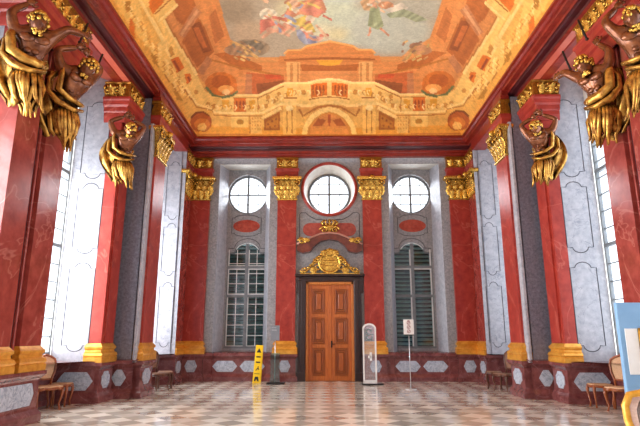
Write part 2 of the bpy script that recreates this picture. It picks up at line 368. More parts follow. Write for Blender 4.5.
FRESCO = [
((206, 142, 88),1,(-3.73,9.08,-3.48,9.41,-3.21,9.73,-2.91,10.02,-2.57,10.26,-2.66,10.7,-2.75,11.16,-2.85,11.65,-2.86,12.19,-2.87,12.79,-2.88,13.43,-3.18,14.24,-2.66,14.81,-2.2,14.86,-1.72,14.87,-1.25,14.86,-0.82,14.88,-0.39,14.88,0.02,14.88,0.02,15.8,-0.35,15.84,-0.75,15.89,-1.15,15.93,-1.56,15.98,-1.98,16.11,-2.41,16.23,-2.85,16.35,-3.56,16.34,-3.94,15.04,-4.02,14.33,-4.05,13.61,-4.08,12.96,-4.1,12.35,-4.11,11.67,-4.12,11.05,-4.13,10.58,-4.13,10.13,-4.14,9.72,-4,9.5,-3.86,9.29)),
((176, 104, 52),1,(-3.99,12.52,-3.72,12.26,-3.45,11.96,-3.39,12.65,-3.41,13.76,-3.7,13.9,-3.95,14.02,-3.97,13.23)),
((140, 78, 40),1,(-3.68,12.09,-3.45,12.22,-3.45,12.92,-3.45,13.67,-3.67,13.54,-3.67,12.78)),
((190, 110, 60),1,(-3.65,12.3,-3.52,12.39,-3.52,13.38,-3.63,13.37)),
((204, 138, 84),1,(-3.28,12.01,-2.93,11.69,-2.92,12.21,-2.91,12.77,-2.9,13.37,-3.39,13.67,-3.35,13.08,-3.31,12.52)),
((180, 112, 66),1,(-3.21,12.18,-3.01,11.95,-3.01,12.56,-3.01,13.21,-3.31,13.42,-3.26,12.78)),
((176, 104, 52),1,(-3.8,9.3,-3.47,9.57,-3.46,10,-3.44,10.48,-3.42,10.98,-3.39,11.54,-3.61,11.8,-3.81,12.03,-3.91,11.65,-3.88,10.98,-3.85,10.37,-3.83,9.81)),
((186, 128, 92),1,(-4,12.17,-3.92,12.46,-3.63,12.2,-3.33,11.89,-3.43,11.56,-3.71,11.88)),
((208, 158, 122),1,(-3.96,12.22,-3.94,12.34,-3.67,12.09,-3.38,11.8,-3.41,11.7,-3.69,11.97)),
((186, 128, 92),1,(-3.99,14.2,-3.89,14.54,-3.51,14.12,-3.61,13.77)),
((176, 104, 52),1,(-3.43,13.86,-3,14.08,-2.6,14.64,-2.16,15.1,-2.2,15.43,-2.88,15.22,-3.17,14.54)),
((178, 116, 54),1,(-3.55,14.13,-3.23,14.67,-2.88,15.16,-2.44,15.41,-1.98,15.54,-1.51,15.66,-1.49,15.58,-1.96,15.45,-2.42,15.32,-2.85,15.05,-3.2,14.58,-3.52,14.06)),
((190, 104, 60),1,(-2.72,15.43,-2.32,15.5,-1.91,15.56,-1.5,15.62,-1.52,16.02,-1.98,16.19,-2.44,16.35,-2.84,16.29)),
((196, 86, 50),1,(-2.15,15.53,-1.59,15.57,-1.6,15.75,-2.1,15.74)),
((140, 78, 40),1,(-2.46,15.93,-1.98,15.87,-1.51,15.79,-1.56,15.98,-1.99,16.15,-2.43,16.32)),
((186, 128, 92),1,(-2.74,15.52,-2.54,15.52,-2.64,16.32,-2.88,16.31)),
((184, 166, 142),1,(-2.45,9.65,-2.54,10.1,-2.63,10.58,-2.74,11.1,-2.85,11.65,-2.86,12.19,-2.87,12.79,-2.88,13.43,-2.57,14.01,-2.22,14.56,-1.8,14.56,-1.38,14.56,-1.33,14.22,-0.96,14.11,-0.59,14,0.02,13.79,0.02,12.51,0.02,11.43,0.02,10.5,0.02,9.68,-0.61,9.67,-1.23,9.67,-1.84,9.66)),
((204, 136, 80),1,(-1.63,14.86,-1.53,14.5,-1.35,14.51,-1.3,14.21,-0.9,14.17,-0.71,14,-0.34,13.86,0.02,13.73,0.02,15.01,-0.36,15.01,-0.76,15,-1.17,14.99,-1.57,14.99)),
((226, 172, 108),1,(-1.38,14.43,-1.26,14.21,-0.86,14.22,-0.67,13.99,-0.31,13.86,0.02,13.73,0.02,13.63,-0.33,13.76,-0.69,13.89,-0.87,14.11,-1.26,14.11,-1.42,14.35)),
((160, 92, 48),1,(-1.43,14.8,-0.94,14.77,-0.45,14.74,0.02,14.7,0.02,14.58,-0.45,14.61,-0.93,14.65,-1.43,14.69)),
((226, 170, 62),1,(-0.43,14.75,0.02,14.76,0.02,15.13,-0.3,15.06)),
((214, 150, 96),1,(-0.7,15.34,0.02,15.35,0.02,15.8,-0.61,15.79)),
((176, 104, 52),1,(-0.94,15,-0.45,15.06,0.02,15.13,0.02,15.4,-0.42,15.4,-0.89,15.39)),
((224, 176, 118),1,(-1.37,14.87,-0.93,14.87,-0.98,15.9,-1.42,15.91)),
((196, 138, 86),1,(-1.25,14.93,-1.16,14.93,-1.22,15.9,-1.32,15.91)),
((196, 138, 86),1,(-1.03,14.93,-0.97,14.94,-1.02,15.9,-1.08,15.91)),
((236, 200, 128),1,(-4.19,8.64,-4.17,8.97,-4.15,9.33,-4.14,9.72,-4.13,10.13,-4.13,10.58,-4.12,11.05,-4.11,11.67,-4.1,12.35,-4.08,12.96,-4.05,13.61,-4.02,14.33,-4.01,15.49,-4.35,15.76,-4.55,14.59,-4.59,13.83,-4.62,13.14,-4.61,12.49,-4.6,11.91,-4.63,11.42,-4.65,10.98,-4.67,10.56,-4.69,10.16,-4.66,9.72,-4.64,9.3,-4.61,8.91,-4.4,8.78)),
((224, 180, 105),1,(-4.39,10.51,-4.26,10.63,-4.26,11.22,-4.26,11.87,-4.49,12.15,-4.57,11.79,-4.51,11.34,-4.45,10.91)),
((246, 218, 156),1,(-4.29,9.38,-4.31,9.83,-4.34,10.32,-4.34,10.77,-4.34,11.25,-4.34,11.77,-4.36,12.31,-4.38,12.88,-4.32,12.92,-4.3,12.34,-4.28,11.81,-4.28,11.28,-4.29,10.79,-4.29,10.34,-4.26,9.85,-4.24,9.41)),
((246, 218, 156),1,(-4.15,10.89,-4.14,11.34,-4.14,11.83,-4.13,12.34,-4.11,12.94,-4.08,13.6,-4.06,14.33,-3.99,14.34,-4.02,13.63,-4.04,12.96,-4.07,12.36,-4.08,11.84,-4.08,11.36,-4.09,10.9)),
((178, 116, 54),1,(-4.12,11,-4.1,11.66,-4.08,12.4,-4.05,13,-4.02,13.65,-3.98,14.35,-3.95,14.36,-3.99,13.66,-4.02,13.01,-4.05,12.41,-4.07,11.67,-4.09,11)),
((236, 200, 128),1,(-4.25,10.88,-4.01,10.84,-3.77,10.78,-3.76,11.25,-3.99,11.34,-4.22,11.4)),
((246, 218, 156),1,(-4.23,11.33,-3.99,11.3,-3.74,11.23,-3.75,11.15,-4,11.22,-4.24,11.26)),
((178, 116, 54),1,(-4.21,11.03,-4,10.98,-3.77,10.91,-3.78,10.86,-4,10.93,-4.22,10.98)),
((214, 120, 36),1,(-4.23,10.53,-4.01,10.52,-3.97,10.86,-4.25,10.96)),
((214, 120, 36),1,(-4.61,10.53,-4.59,10.72,-4.71,11.16,-4.72,10.8)),
((176, 130, 48),1,(-4.56,10.02,-4.47,10.1,-4.53,10.43,-4.6,10.25)),
((214, 120, 36),1,(-4.56,9.36,-4.39,9.42,-4.44,9.8,-4.58,9.73)),
((214, 120, 36),1,(-4.48,8.55,-4.33,8.74,-4.39,9.11,-4.54,9.02)),
((214, 120, 36),1,(-4.36,12.84,-4.19,12.97,-4.21,13.6,-4.39,13.55)),
((214, 120, 36),1,(-4.27,13.84,-4.15,14.01,-4.2,14.86,-4.36,14.75)),
((150, 66, 24),1,(-4.34,12.97,-4.3,13,-4.31,13.58,-4.36,13.55)),
((150, 66, 24),1,(-4.24,14.06,-4.2,14.1,-4.23,14.73,-4.28,14.7)),
((176, 130, 48),1,(-4.62,11.97,-4.57,12.27,-4.64,12.76,-4.67,12.36)),
((176, 130, 48),1,(-4.63,14.06,-4.57,14.34,-4.58,14.94,-4.67,14.63)),
((240, 206, 140),1,(-4.45,11.93,-4.25,11.98,-4.23,12.29,-4.49,12.33)),
((196, 146, 76),1,(-4.32,12.44,-4.23,12.38,-4.24,12.78,-4.34,12.77)),
((178, 116, 54),1,(-4.63,13.13,-4.58,14.34,-4.56,14.35,-4.61,13.13)),
((178, 116, 54),1,(-4.58,11.07,-4.58,11.69,-4.58,12.36,-4.56,12.37,-4.57,11.7,-4.56,11.08)),
((246, 216, 150),1,(-4.48,12.58,-4.45,13.33,-4.43,14.17,-4.4,14.18,-4.43,13.34,-4.45,12.59)),
((224, 180, 105),1,(-4.55,14.59,-4.41,15.11,-4.35,15.76,-4.03,16.84,-3.36,16.85,-2.51,16.85,-1.65,16.85,-0.8,16.85,0.02,16.85,0.02,17.43,-1.12,17.43,-2.31,17.42,-3.5,17.42,-4.69,17.42,-4.73,16.16,-4.63,15.35)),
((226, 168, 72),1,(-4.7,16.07,-4.48,16.91,-4.08,17.18,-3.05,17.19,-2.01,17.21,-0.98,17.23,0.02,17.24,0.02,17.43,-1.12,17.43,-2.31,17.42,-3.5,17.42,-4.69,17.42)),
((236, 200, 128),1,(-4.02,14.33,-4.01,15.49,-3.67,16.37,-3.26,16.35,-2.83,16.34,-2.4,16.35,-1.97,16.15,-1.55,15.94,-1.12,15.94,-0.68,15.95,-0.31,15.83,0.02,15.8,0.02,16.24,0.02,16.61,-0.67,16.66,-1.13,16.63,-1.6,16.6,-2.28,16.88,-2.83,16.88,-3.37,16.87,-4.03,16.87,-4.36,15.82,-4.42,14.42)),
((248, 222, 160),1,(-4.41,14.08,-4.39,14.86,-4.36,15.72,-4.04,16.84,-3.33,16.88,-2.84,16.88,-2.34,16.87,-1.58,16.6,-1.61,16.54,-2.35,16.82,-2.84,16.82,-3.32,16.82,-4.01,16.79,-4.32,15.71,-4.35,14.86,-4.37,14.1)),
((178, 116, 54),1,(-4.45,14.25,-4.42,15.02,-4.39,15.87,-4.04,16.91,-3.34,16.94,-2.85,16.95,-2.36,16.94,-2.36,16.92,-2.85,16.91,-3.34,16.91,-4.03,16.88,-4.36,15.86,-4.39,15.02,-4.42,14.26)),
((248, 222, 160),1,(-3.29,16.35,-2.84,16.35,-2.4,16.35,-1.95,16.16,-1.51,15.94,-0.71,15.95,-0.34,15.86,0.02,15.82,0.02,15.73,-0.35,15.77,-0.72,15.87,-1.12,15.87,-1.52,15.87,-1.96,16.08,-2.4,16.29,-2.84,16.29,-3.28,16.28)),
((178, 116, 54),1,(-3.3,16.41,-2.85,16.41,-2.41,16.42,-1.96,16.23,-1.52,16.03,-1.53,16,-1.97,16.2,-2.41,16.38,-2.85,16.38,-3.3,16.38)),
((178, 116, 54),1,(-2.46,16.41,-2.5,16.83,-2.47,16.82,-2.43,16.41)),
((200, 146, 74),1,(-4.18,15.17,-4.17,15.06,-4.2,14.97,-4.24,14.93,-4.27,15,-4.28,15.1,-4.25,15.2,-4.21,15.24)),
((200, 146, 74),1,(-4.05,16.31,-4.05,16.18,-4.07,16.08,-4.12,16.05,-4.15,16.11,-4.16,16.24,-4.13,16.35,-4.09,16.38)),
((200, 146, 74),1,(-3.92,16.64,-3.92,16.56,-3.95,16.44,-4,16.43,-4.03,16.49,-4.04,16.63,-4.01,16.72,-3.95,16.7)),
((200, 146, 74),1,(-2.02,16.38,-2.04,16.32,-2.09,16.3,-2.15,16.32,-2.17,16.38,-2.16,16.44,-2.11,16.46,-2.05,16.44)),
((200, 146, 74),1,(-1.83,16.51,-1.85,16.45,-1.9,16.43,-1.95,16.45,-1.98,16.5,-1.96,16.56,-1.91,16.58,-1.85,16.56)),
((200, 146, 74),1,(-1.64,16.29,-1.66,16.23,-1.71,16.21,-1.76,16.23,-1.79,16.28,-1.77,16.35,-1.72,16.37,-1.67,16.35)),
((200, 146, 74),1,(-0.82,16.22,-0.84,16.17,-0.89,16.14,-0.94,16.17,-0.97,16.23,-0.95,16.29,-0.9,16.31,-0.84,16.28)),
((200, 146, 74),1,(-2.12,16.65,-2.13,16.6,-2.19,16.58,-2.24,16.6,-2.27,16.66,-2.25,16.7,-2.2,16.73,-2.14,16.7)),
((214, 120, 36),1,(-3.27,16.41,-2.86,16.42,-2.91,16.82,-3.33,16.82)),
((150, 66, 24),1,(-3.18,16.62,-3.17,16.53,-3.19,16.48,-3.22,16.53,-3.25,16.62,-3.25,16.72,-3.23,16.75,-3.2,16.71)),
((150, 66, 24),1,(-3.06,16.63,-3.05,16.52,-3.07,16.48,-3.1,16.53,-3.12,16.62,-3.13,16.72,-3.11,16.75,-3.08,16.71)),
((150, 66, 24),1,(-2.93,16.62,-2.93,16.52,-2.95,16.48,-2.98,16.53,-3,16.62,-3,16.71,-2.98,16.75,-2.96,16.71)),
((226, 170, 62),1,(-2.76,16.48,-2.55,16.47,-2.58,16.74,-2.79,16.74)),
((226, 170, 62),1,(-3.69,16.47,-3.45,16.47,-3.48,16.7,-3.72,16.67)),
((236, 200, 128),1,(-3.45,16.96,-2.85,16.95,-2.88,17.21,-3.48,17.21)),
((176, 130, 48),1,(-3.02,17.08,-3.04,17.04,-3.1,17.01,-3.18,17.01,-3.24,17.03,-3.27,17.08,-3.25,17.13,-3.2,17.15,-3.12,17.15,-3.05,17.13)),
((246, 214, 150),1,(-3.45,16.97,-2.85,16.97,-2.85,16.94,-3.45,16.94)),
((230, 190, 120),1,(-2.78,16.93,-2.36,16.93,-2.4,17.36,-2.82,17.35)),
((178, 116, 54),1,(-2.8,16.93,-2.84,17.36,-2.81,17.35,-2.76,16.93)),
((246, 214, 150),1,(-2.34,17.02,-1.65,16.75,-1.7,16.67,-2.38,16.95)),
((160, 98, 30),1,(-2.29,17.01,-1.72,16.8,-1.75,17.29,-2.32,17.29)),
((186, 126, 40),1,(-2.23,17.09,-1.79,16.9,-1.82,17.24,-2.24,17.23)),
((140, 80, 24),1,(-2.12,17.13,-2.14,17.11,-2.18,17.1,-2.21,17.14,-2.19,17.16,-2.15,17.17)),
((140, 80, 24),1,(-1.97,17.06,-1.99,17.02,-2.04,17.03,-2.06,17.06,-2.04,17.09,-2,17.1)),
((140, 80, 24),1,(-1.83,17.01,-1.85,16.97,-1.89,16.98,-1.91,17.01,-1.9,17.04,-1.85,17.04)),
((140, 80, 24),1,(-2.06,17.21,-2.08,17.18,-2.12,17.18,-2.14,17.21,-2.12,17.24,-2.08,17.24)),
((140, 80, 24),1,(-1.88,17.18,-1.9,17.16,-1.94,17.15,-1.96,17.19,-1.94,17.21,-1.9,17.22)),
((198, 116, 48),1,(-3.09,15.93,-3.09,15.83,-3.11,15.67,-3.14,15.5,-3.19,15.33,-3.26,15.18,-3.34,15.04,-3.43,14.94,-3.52,14.85,-3.62,14.79,-3.71,14.78,-3.78,14.79,-3.85,14.84,-3.91,14.93,-3.94,15.04,-3.99,15.38,-3.87,16.02,-3.54,16.38,-3.14,16.21)),
((176, 94, 36),1,(-3.27,15.77,-3.26,15.56,-3.31,15.34,-3.41,15.17,-3.52,15.04,-3.63,14.99,-3.73,15.03,-3.78,15.15,-3.79,15.35,-3.75,15.57,-3.67,15.79,-3.55,15.94,-3.43,15.99,-3.33,15.92)),
((232, 170, 100),1,(-3.22,16.11,-3.24,16.05,-3.31,16,-3.39,15.86,-3.48,15.76,-3.58,15.7,-3.65,15.71,-3.69,15.77,-3.69,15.9,-3.65,16.06,-3.57,16.22,-3.45,16.24,-3.34,16.22,-3.26,16.17)),
((236, 200, 150),1,(-3.37,16.21,-3.4,16.14,-3.48,16.04,-3.57,16,-3.62,16.09,-3.61,16.25,-3.53,16.31,-3.42,16.28)),
((110, 112, 70),1,(-3.99,15.24,-3.91,15.96,-3.68,16.43,-3.31,16.36,-3.08,16.21,-3.12,16.15,-3.33,16.29,-3.67,16.34,-3.85,15.89,-3.92,15.22)),
((176, 92, 34),1,(-4.14,17.08,-4.16,16.97,-4.23,16.78,-4.3,16.45,-4.4,16.21,-4.52,16.09,-4.62,16.11,-4.69,16.27,-4.72,16.55,-4.71,16.91,-4.64,17.27,-4.48,17.32,-4.32,17.28,-4.19,17.19)),
((206, 130, 58),1,(-4.22,17.13,-4.23,17.07,-4.3,17.01,-4.37,16.8,-4.44,16.61,-4.52,16.51,-4.59,16.5,-4.64,16.59,-4.65,16.77,-4.63,17,-4.59,17.26,-4.46,17.28,-4.34,17.25,-4.25,17.19)),
((240, 200, 130),1,(-4.35,17.2,-4.36,17.16,-4.4,17.12,-4.44,17.03,-4.49,16.92,-4.53,16.87,-4.58,16.88,-4.6,16.94,-4.62,17.06,-4.61,17.21,-4.57,17.3,-4.5,17.3,-4.43,17.28,-4.38,17.25)),
((120, 60, 20),1,(-4.62,16.19,-4.47,16.19,-4.32,16.45,-4.24,16.95,-4.2,16.9,-4.29,16.37,-4.46,16.05,-4.63,16.05)),
((242, 208, 140),1,(-1.52,15.94,-1.08,15.94,-1.12,16.6,-1.56,16.6)),
((226, 170, 62),1,(-1.43,16.09,-1.23,16.09,-1.24,16.35,-1.45,16.36)),
((178, 116, 54),1,(-1.55,16.43,-1.11,16.43,-1.11,16.4,-1.55,16.4)),
((246, 216, 150),1,(-1.64,16.63,-1.05,16.63,-1.05,16.57,-1.63,16.57)),
((238, 196, 118),1,(-1.6,16.65,-1.15,16.65,-1.17,17.04,-1.19,17.38,-1.65,17.38,-1.63,17.04)),
((178, 116, 54),1,(-1.48,16.69,-1.5,17.04,-1.52,17.35,-1.49,17.36,-1.47,17.03,-1.45,16.69)),
((178, 116, 54),1,(-1.31,16.69,-1.33,17.03,-1.34,17.36,-1.31,17.36,-1.29,17.04,-1.28,16.69)),
((250, 226, 170),1,(-1.24,16.71,-1.28,16.66,-1.38,16.63,-1.48,16.65,-1.52,16.72,-1.48,16.78,-1.39,16.79,-1.29,16.77)),
((240, 206, 138),1,(-0.68,15.91,-0.38,15.83,0.02,15.77,0.02,16.49,-0.39,16.52,-0.7,16.6)),
((214, 120, 36),1,(-0.62,15.97,-0.41,15.91,-0.08,15.89,-0.08,16.33,-0.63,16.41)),
((160, 76, 30),1,(-0.52,16.16,-0.52,16.03,-0.55,15.97,-0.58,16.03,-0.59,16.16,-0.58,16.29,-0.56,16.34,-0.53,16.3)),
((160, 76, 30),1,(-0.4,16.16,-0.41,16.02,-0.43,15.96,-0.46,16.02,-0.47,16.16,-0.46,16.29,-0.44,16.35,-0.41,16.29)),
((160, 76, 30),1,(-0.28,16.16,-0.29,16.02,-0.31,15.96,-0.34,16.02,-0.35,16.16,-0.34,16.29,-0.32,16.34,-0.29,16.29)),
((160, 76, 30),1,(-0.16,16.16,-0.17,16.02,-0.2,15.96,-0.22,16.02,-0.24,16.16,-0.23,16.29,-0.2,16.34,-0.17,16.29)),
((250, 226, 168),1,(-0.71,15.93,-0.34,15.83,0.02,15.8,0.02,15.71,-0.35,15.75,-0.72,15.85)),
((178, 116, 54),1,(-0.69,16.49,-0.32,16.42,0.02,16.41,0.02,16.37,-0.32,16.39,-0.7,16.44)),
((246, 214, 150),1,(-1.09,16.67,-0.66,16.7,-0.38,16.61,0.02,16.59,0.02,16.5,-0.4,16.53,-0.67,16.62,-1.08,16.59)),
((170, 110, 50),1,(-1.08,16.75,-0.94,16.96,-0.73,16.87,-0.38,16.72,0.02,16.66,0.02,16.61,-0.4,16.66,-0.76,16.83,-0.91,16.91,-1.02,16.73)),
((206, 146, 70),1,(-0.94,17.4,-0.89,17.19,-0.71,16.93,-0.39,16.75,0.02,16.68,0.02,17.08,0.02,17.43,-0.44,17.42)),
((246, 216, 150),1,(-0.81,17.45,-0.74,17.21,-0.54,17.01,-0.26,16.87,0.02,16.81,0.02,16.68,-0.32,16.74,-0.67,16.91,-0.9,17.17,-0.99,17.42)),
((214, 146, 84),1,(-0.72,17.43,-0.65,17.21,-0.47,17.02,-0.22,16.91,0.02,16.87,0.02,17.43)),
((168, 92, 40),1,(-0.58,17.19,-0.4,16.99,-0.12,17.04,-0.26,17.19)),
((180, 90, 44),1,(-0.05,16.89,0.02,16.89,0.02,17.2,-0.05,17.09)),
((226, 160, 90),1,(-0.61,17.26,0.02,17.2,0.02,17.43,-0.69,17.43)),
((170, 84, 40),1,(0.02,17.27,0.02,17.22,0.02,17.2,0.02,17.22,0.02,17.27,0.02,17.31,0.02,17.33,0.02,17.31)),
((196, 130, 56),1,(-4.69,17.42,-3.5,17.42,-2.31,17.42,-1.12,17.43,0.02,17.43,0.02,17.39,-1.12,17.38,-2.31,17.38,-3.5,17.37,-4.68,17.36)),
((248, 222, 166),1,(-4.59,9.93,-4.57,9.99,-4.58,10.07,-4.61,10.03,-4.61,10.07,-4.56,10.09,-4.55,9.99,-4.58,9.91)),
((206, 150, 78),1,(-4.6,10.17,-4.58,10.24,-4.59,10.31,-4.62,10.28,-4.63,10.32,-4.57,10.34,-4.56,10.23,-4.59,10.15)),
((248, 222, 166),1,(-4.54,10.2,-4.52,10.27,-4.53,10.35,-4.56,10.32,-4.56,10.35,-4.51,10.38,-4.5,10.27,-4.53,10.19)),
((206, 150, 78),1,(-4.55,10.46,-4.53,10.53,-4.54,10.61,-4.57,10.58,-4.57,10.61,-4.52,10.64,-4.51,10.53,-4.54,10.44)),
((248, 222, 166),1,(-4.59,10.34,-4.56,10.41,-4.57,10.49,-4.6,10.46,-4.61,10.49,-4.56,10.53,-4.55,10.42,-4.57,10.33)),
((206, 150, 78),1,(-4.6,10.6,-4.57,10.67,-4.58,10.76,-4.62,10.72,-4.62,10.76,-4.57,10.8,-4.56,10.68,-4.58,10.59)),
((248, 222, 166),1,(-4.54,10.65,-4.51,10.72,-4.52,10.8,-4.55,10.77,-4.56,10.81,-4.51,10.84,-4.49,10.72,-4.52,10.63)),
((206, 150, 78),1,(-4.64,10.75,-4.62,10.83,-4.63,10.91,-4.66,10.87,-4.66,10.91,-4.62,10.95,-4.6,10.82,-4.63,10.73)),
((248, 222, 166),1,(-4.58,10.79,-4.56,10.87,-4.57,10.96,-4.6,10.92,-4.6,10.96,-4.55,10.99,-4.54,10.87,-4.56,10.77)),
((206, 150, 78),1,(-4.52,10.84,-4.49,10.91,-4.5,11,-4.54,10.96,-4.54,11,-4.49,11.04,-4.47,10.92,-4.5,10.82)),
((248, 222, 166),1,(-4.53,11.12,-4.5,11.2,-4.51,11.29,-4.55,11.25,-4.55,11.29,-4.5,11.33,-4.48,11.2,-4.51,11.1)),
((206, 150, 78),1,(-4.56,11,-4.54,11.07,-4.55,11.16,-4.58,11.12,-4.58,11.16,-4.53,11.2,-4.52,11.07,-4.55,10.97)),
((248, 222, 166),1,(-4.57,11.28,-4.55,11.37,-4.56,11.46,-4.59,11.41,-4.6,11.46,-4.54,11.49,-4.53,11.36,-4.56,11.26)),
((206, 150, 78),1,(-4.51,11.33,-4.48,11.41,-4.49,11.5,-4.53,11.46,-4.53,11.51,-4.48,11.54,-4.46,11.41,-4.49,11.31)),
((248, 222, 166),1,(-4.62,11.44,-4.6,11.53,-4.61,11.62,-4.64,11.57,-4.65,11.62,-4.59,11.67,-4.58,11.53,-4.61,11.42)),
((206, 150, 78),1,(-4.56,11.49,-4.53,11.58,-4.54,11.67,-4.58,11.64,-4.58,11.68,-4.53,11.72,-4.51,11.58,-4.54,11.48)),
((248, 222, 166),1,(-4.57,11.81,-4.54,11.9,-4.55,12,-4.59,11.95,-4.59,12,-4.54,12.04,-4.52,11.9,-4.55,11.79)),
((206, 150, 78),1,(-4.5,11.86,-4.47,11.95,-4.48,12.05,-4.52,12,-4.52,12.05,-4.47,12.09,-4.45,11.95,-4.49,11.84)),
((248, 222, 166),1,(-4.54,11.71,-4.51,11.8,-4.52,11.9,-4.56,11.85,-4.56,11.9,-4.51,11.95,-4.49,11.81,-4.52,11.69)),
((206, 150, 78),1,(-4.55,12.03,-4.52,12.13,-4.53,12.23,-4.57,12.19,-4.57,12.24,-4.52,12.28,-4.5,12.13,-4.53,12.02)),
((248, 222, 166),1,(-4.48,12.09,-4.45,12.19,-4.46,12.29,-4.5,12.24,-4.5,12.29,-4.45,12.33,-4.43,12.18,-4.46,12.07)),
((206, 150, 78),1,(-4.6,12.22,-4.57,12.32,-4.58,12.42,-4.62,12.37,-4.62,12.42,-4.57,12.47,-4.55,12.32,-4.58,12.2)),
((248, 222, 166),1,(-4.53,12.27,-4.5,12.37,-4.51,12.48,-4.55,12.43,-4.55,12.48,-4.5,12.53,-4.48,12.38,-4.51,12.25)),
((206, 150, 78),1,(-4.54,12.63,-4.51,12.73,-4.52,12.84,-4.56,12.79,-4.57,12.85,-4.51,12.89,-4.49,12.73,-4.53,12.61)),
((248, 222, 166),1,(-4.47,12.69,-4.44,12.79,-4.45,12.9,-4.49,12.85,-4.5,12.91,-4.43,12.95,-4.42,12.79,-4.45,12.66)),
((206, 150, 78),1,(-4.59,12.82,-4.57,12.93,-4.58,13.04,-4.62,12.99,-4.62,13.04,-4.56,13.1,-4.55,12.94,-4.58,12.8)),
((248, 222, 166),1,(-4.52,12.88,-4.49,12.99,-4.5,13.1,-4.54,13.06,-4.55,13.11,-4.49,13.16,-4.47,13,-4.5,12.86)),
((206, 150, 78),1,(-4.45,12.95,-4.42,13.05,-4.42,13.17,-4.47,13.12,-4.47,13.18,-4.41,13.22,-4.39,13.05,-4.43,12.93)),
((248, 222, 166),1,(-4.57,13.09,-4.55,13.2,-4.55,13.32,-4.6,13.26,-4.6,13.32,-4.54,13.37,-4.52,13.2,-4.56,13.07)),
((206, 150, 78),1,(-4.5,13.16,-4.47,13.26,-4.48,13.38,-4.52,13.33,-4.53,13.39,-4.46,13.44,-4.45,13.27,-4.48,13.13)),
((248, 222, 166),1,(-4.51,13.56,-4.48,13.67,-4.49,13.8,-4.53,13.74,-4.54,13.8,-4.48,13.85,-4.46,13.67,-4.49,13.53)),
((206, 150, 78),1,(-4.43,13.62,-4.4,13.74,-4.41,13.86,-4.46,13.81,-4.46,13.87,-4.39,13.92,-4.38,13.73,-4.42,13.6)),
((248, 222, 166),1,(-4.57,13.78,-4.54,13.9,-4.55,14.02,-4.59,13.97,-4.6,14.03,-4.53,14.09,-4.51,13.9,-4.55,13.75)),
((206, 150, 78),1,(-4.49,13.85,-4.46,13.97,-4.47,14.1,-4.51,14.05,-4.52,14.11,-4.45,14.16,-4.43,13.97,-4.47,13.83)),
((248, 222, 166),1,(-4.5,14.29,-4.47,14.41,-4.48,14.55,-4.53,14.49,-4.53,14.55,-4.46,14.62,-4.45,14.41,-4.48,14.26)),
((206, 150, 78),1,(-4.54,14.08,-4.51,14.21,-4.52,14.34,-4.57,14.28,-4.57,14.34,-4.51,14.41,-4.49,14.22,-4.52,14.05)),
((248, 222, 166),1,(-4.47,14.16,-4.43,14.28,-4.44,14.41,-4.49,14.36,-4.49,14.43,-4.42,14.48,-4.41,14.29,-4.45,14.13)),
((206, 150, 78),1,(-4.48,14.61,-4.44,14.74,-4.45,14.89,-4.5,14.82,-4.51,14.89,-4.44,14.95,-4.42,14.74,-4.46,14.58)),
((248, 222, 166),1,(-4.39,14.69,-4.36,14.82,-4.37,14.96,-4.42,14.9,-4.42,14.97,-4.35,15.03,-4.33,14.82,-4.37,14.65)),
((206, 150, 78),1,(-4.54,14.87,-4.5,15.01,-4.51,15.16,-4.56,15.09,-4.57,15.16,-4.5,15.22,-4.48,15.01,-4.52,14.84)),
((250, 226, 172),1,(-4.17,16.26,-4.12,16.28,-4.14,16.45,-4.2,16.46,-4.19,16.54,-4.11,16.5,-4.1,16.25,-4.17,16.2)),
((190, 130, 62),1,(-4.06,16.47,-4.02,16.49,-4.03,16.67,-4.09,16.68,-4.08,16.76,-4,16.7,-3.99,16.46,-4.06,16.4)),
((250, 226, 172),1,(-3.95,16.66,-3.89,16.63,-3.88,16.71,-3.95,16.75,-3.93,16.77,-3.84,16.71,-3.87,16.6,-3.95,16.61)),
((190, 130, 62),1,(-3.79,16.66,-3.73,16.63,-3.71,16.7,-3.79,16.76,-3.77,16.77,-3.68,16.71,-3.71,16.61,-3.8,16.63)),
((250, 226, 172),1,(-3.63,16.66,-3.57,16.63,-3.56,16.71,-3.63,16.75,-3.61,16.77,-3.52,16.71,-3.55,16.61,-3.64,16.63)),
((190, 130, 62),1,(-3.47,16.66,-3.41,16.63,-3.4,16.71,-3.47,16.76,-3.45,16.77,-3.36,16.71,-3.39,16.6,-3.48,16.64)),
((250, 226, 172),1,(-3.31,16.66,-3.25,16.63,-3.24,16.7,-3.31,16.75,-3.29,16.78,-3.2,16.71,-3.23,16.61,-3.32,16.64)),
((190, 130, 62),1,(-3.15,16.66,-3.09,16.63,-3.08,16.7,-3.15,16.75,-3.13,16.77,-3.04,16.71,-3.07,16.61,-3.16,16.64)),
((250, 226, 172),1,(-2.99,16.66,-2.93,16.63,-2.92,16.7,-2.99,16.76,-2.96,16.77,-2.88,16.71,-2.91,16.61,-3,16.64)),
((190, 130, 62),1,(-2.83,16.67,-2.77,16.63,-2.76,16.71,-2.83,16.75,-2.8,16.77,-2.72,16.72,-2.75,16.61,-2.84,16.64)),
((250, 226, 172),1,(-2.67,16.66,-2.62,16.64,-2.6,16.71,-2.67,16.75,-2.64,16.78,-2.56,16.71,-2.59,16.61,-2.68,16.64)),
((190, 130, 62),1,(-2.51,16.66,-2.46,16.64,-2.44,16.71,-2.51,16.76,-2.48,16.78,-2.4,16.71,-2.43,16.61,-2.52,16.64)),
((250, 226, 172),1,(-2.35,16.66,-2.3,16.64,-2.28,16.71,-2.35,16.76,-2.32,16.78,-2.24,16.72,-2.27,16.61,-2.36,16.64)),
((190, 130, 62),1,(-2.18,16.51,-2.12,16.48,-2.1,16.55,-2.17,16.61,-2.15,16.63,-2.07,16.56,-2.1,16.45,-2.19,16.48)),
((250, 226, 172),1,(-2.02,16.46,-1.96,16.43,-1.94,16.51,-2.01,16.55,-1.99,16.58,-1.91,16.51,-1.94,16.41,-2.03,16.43)),
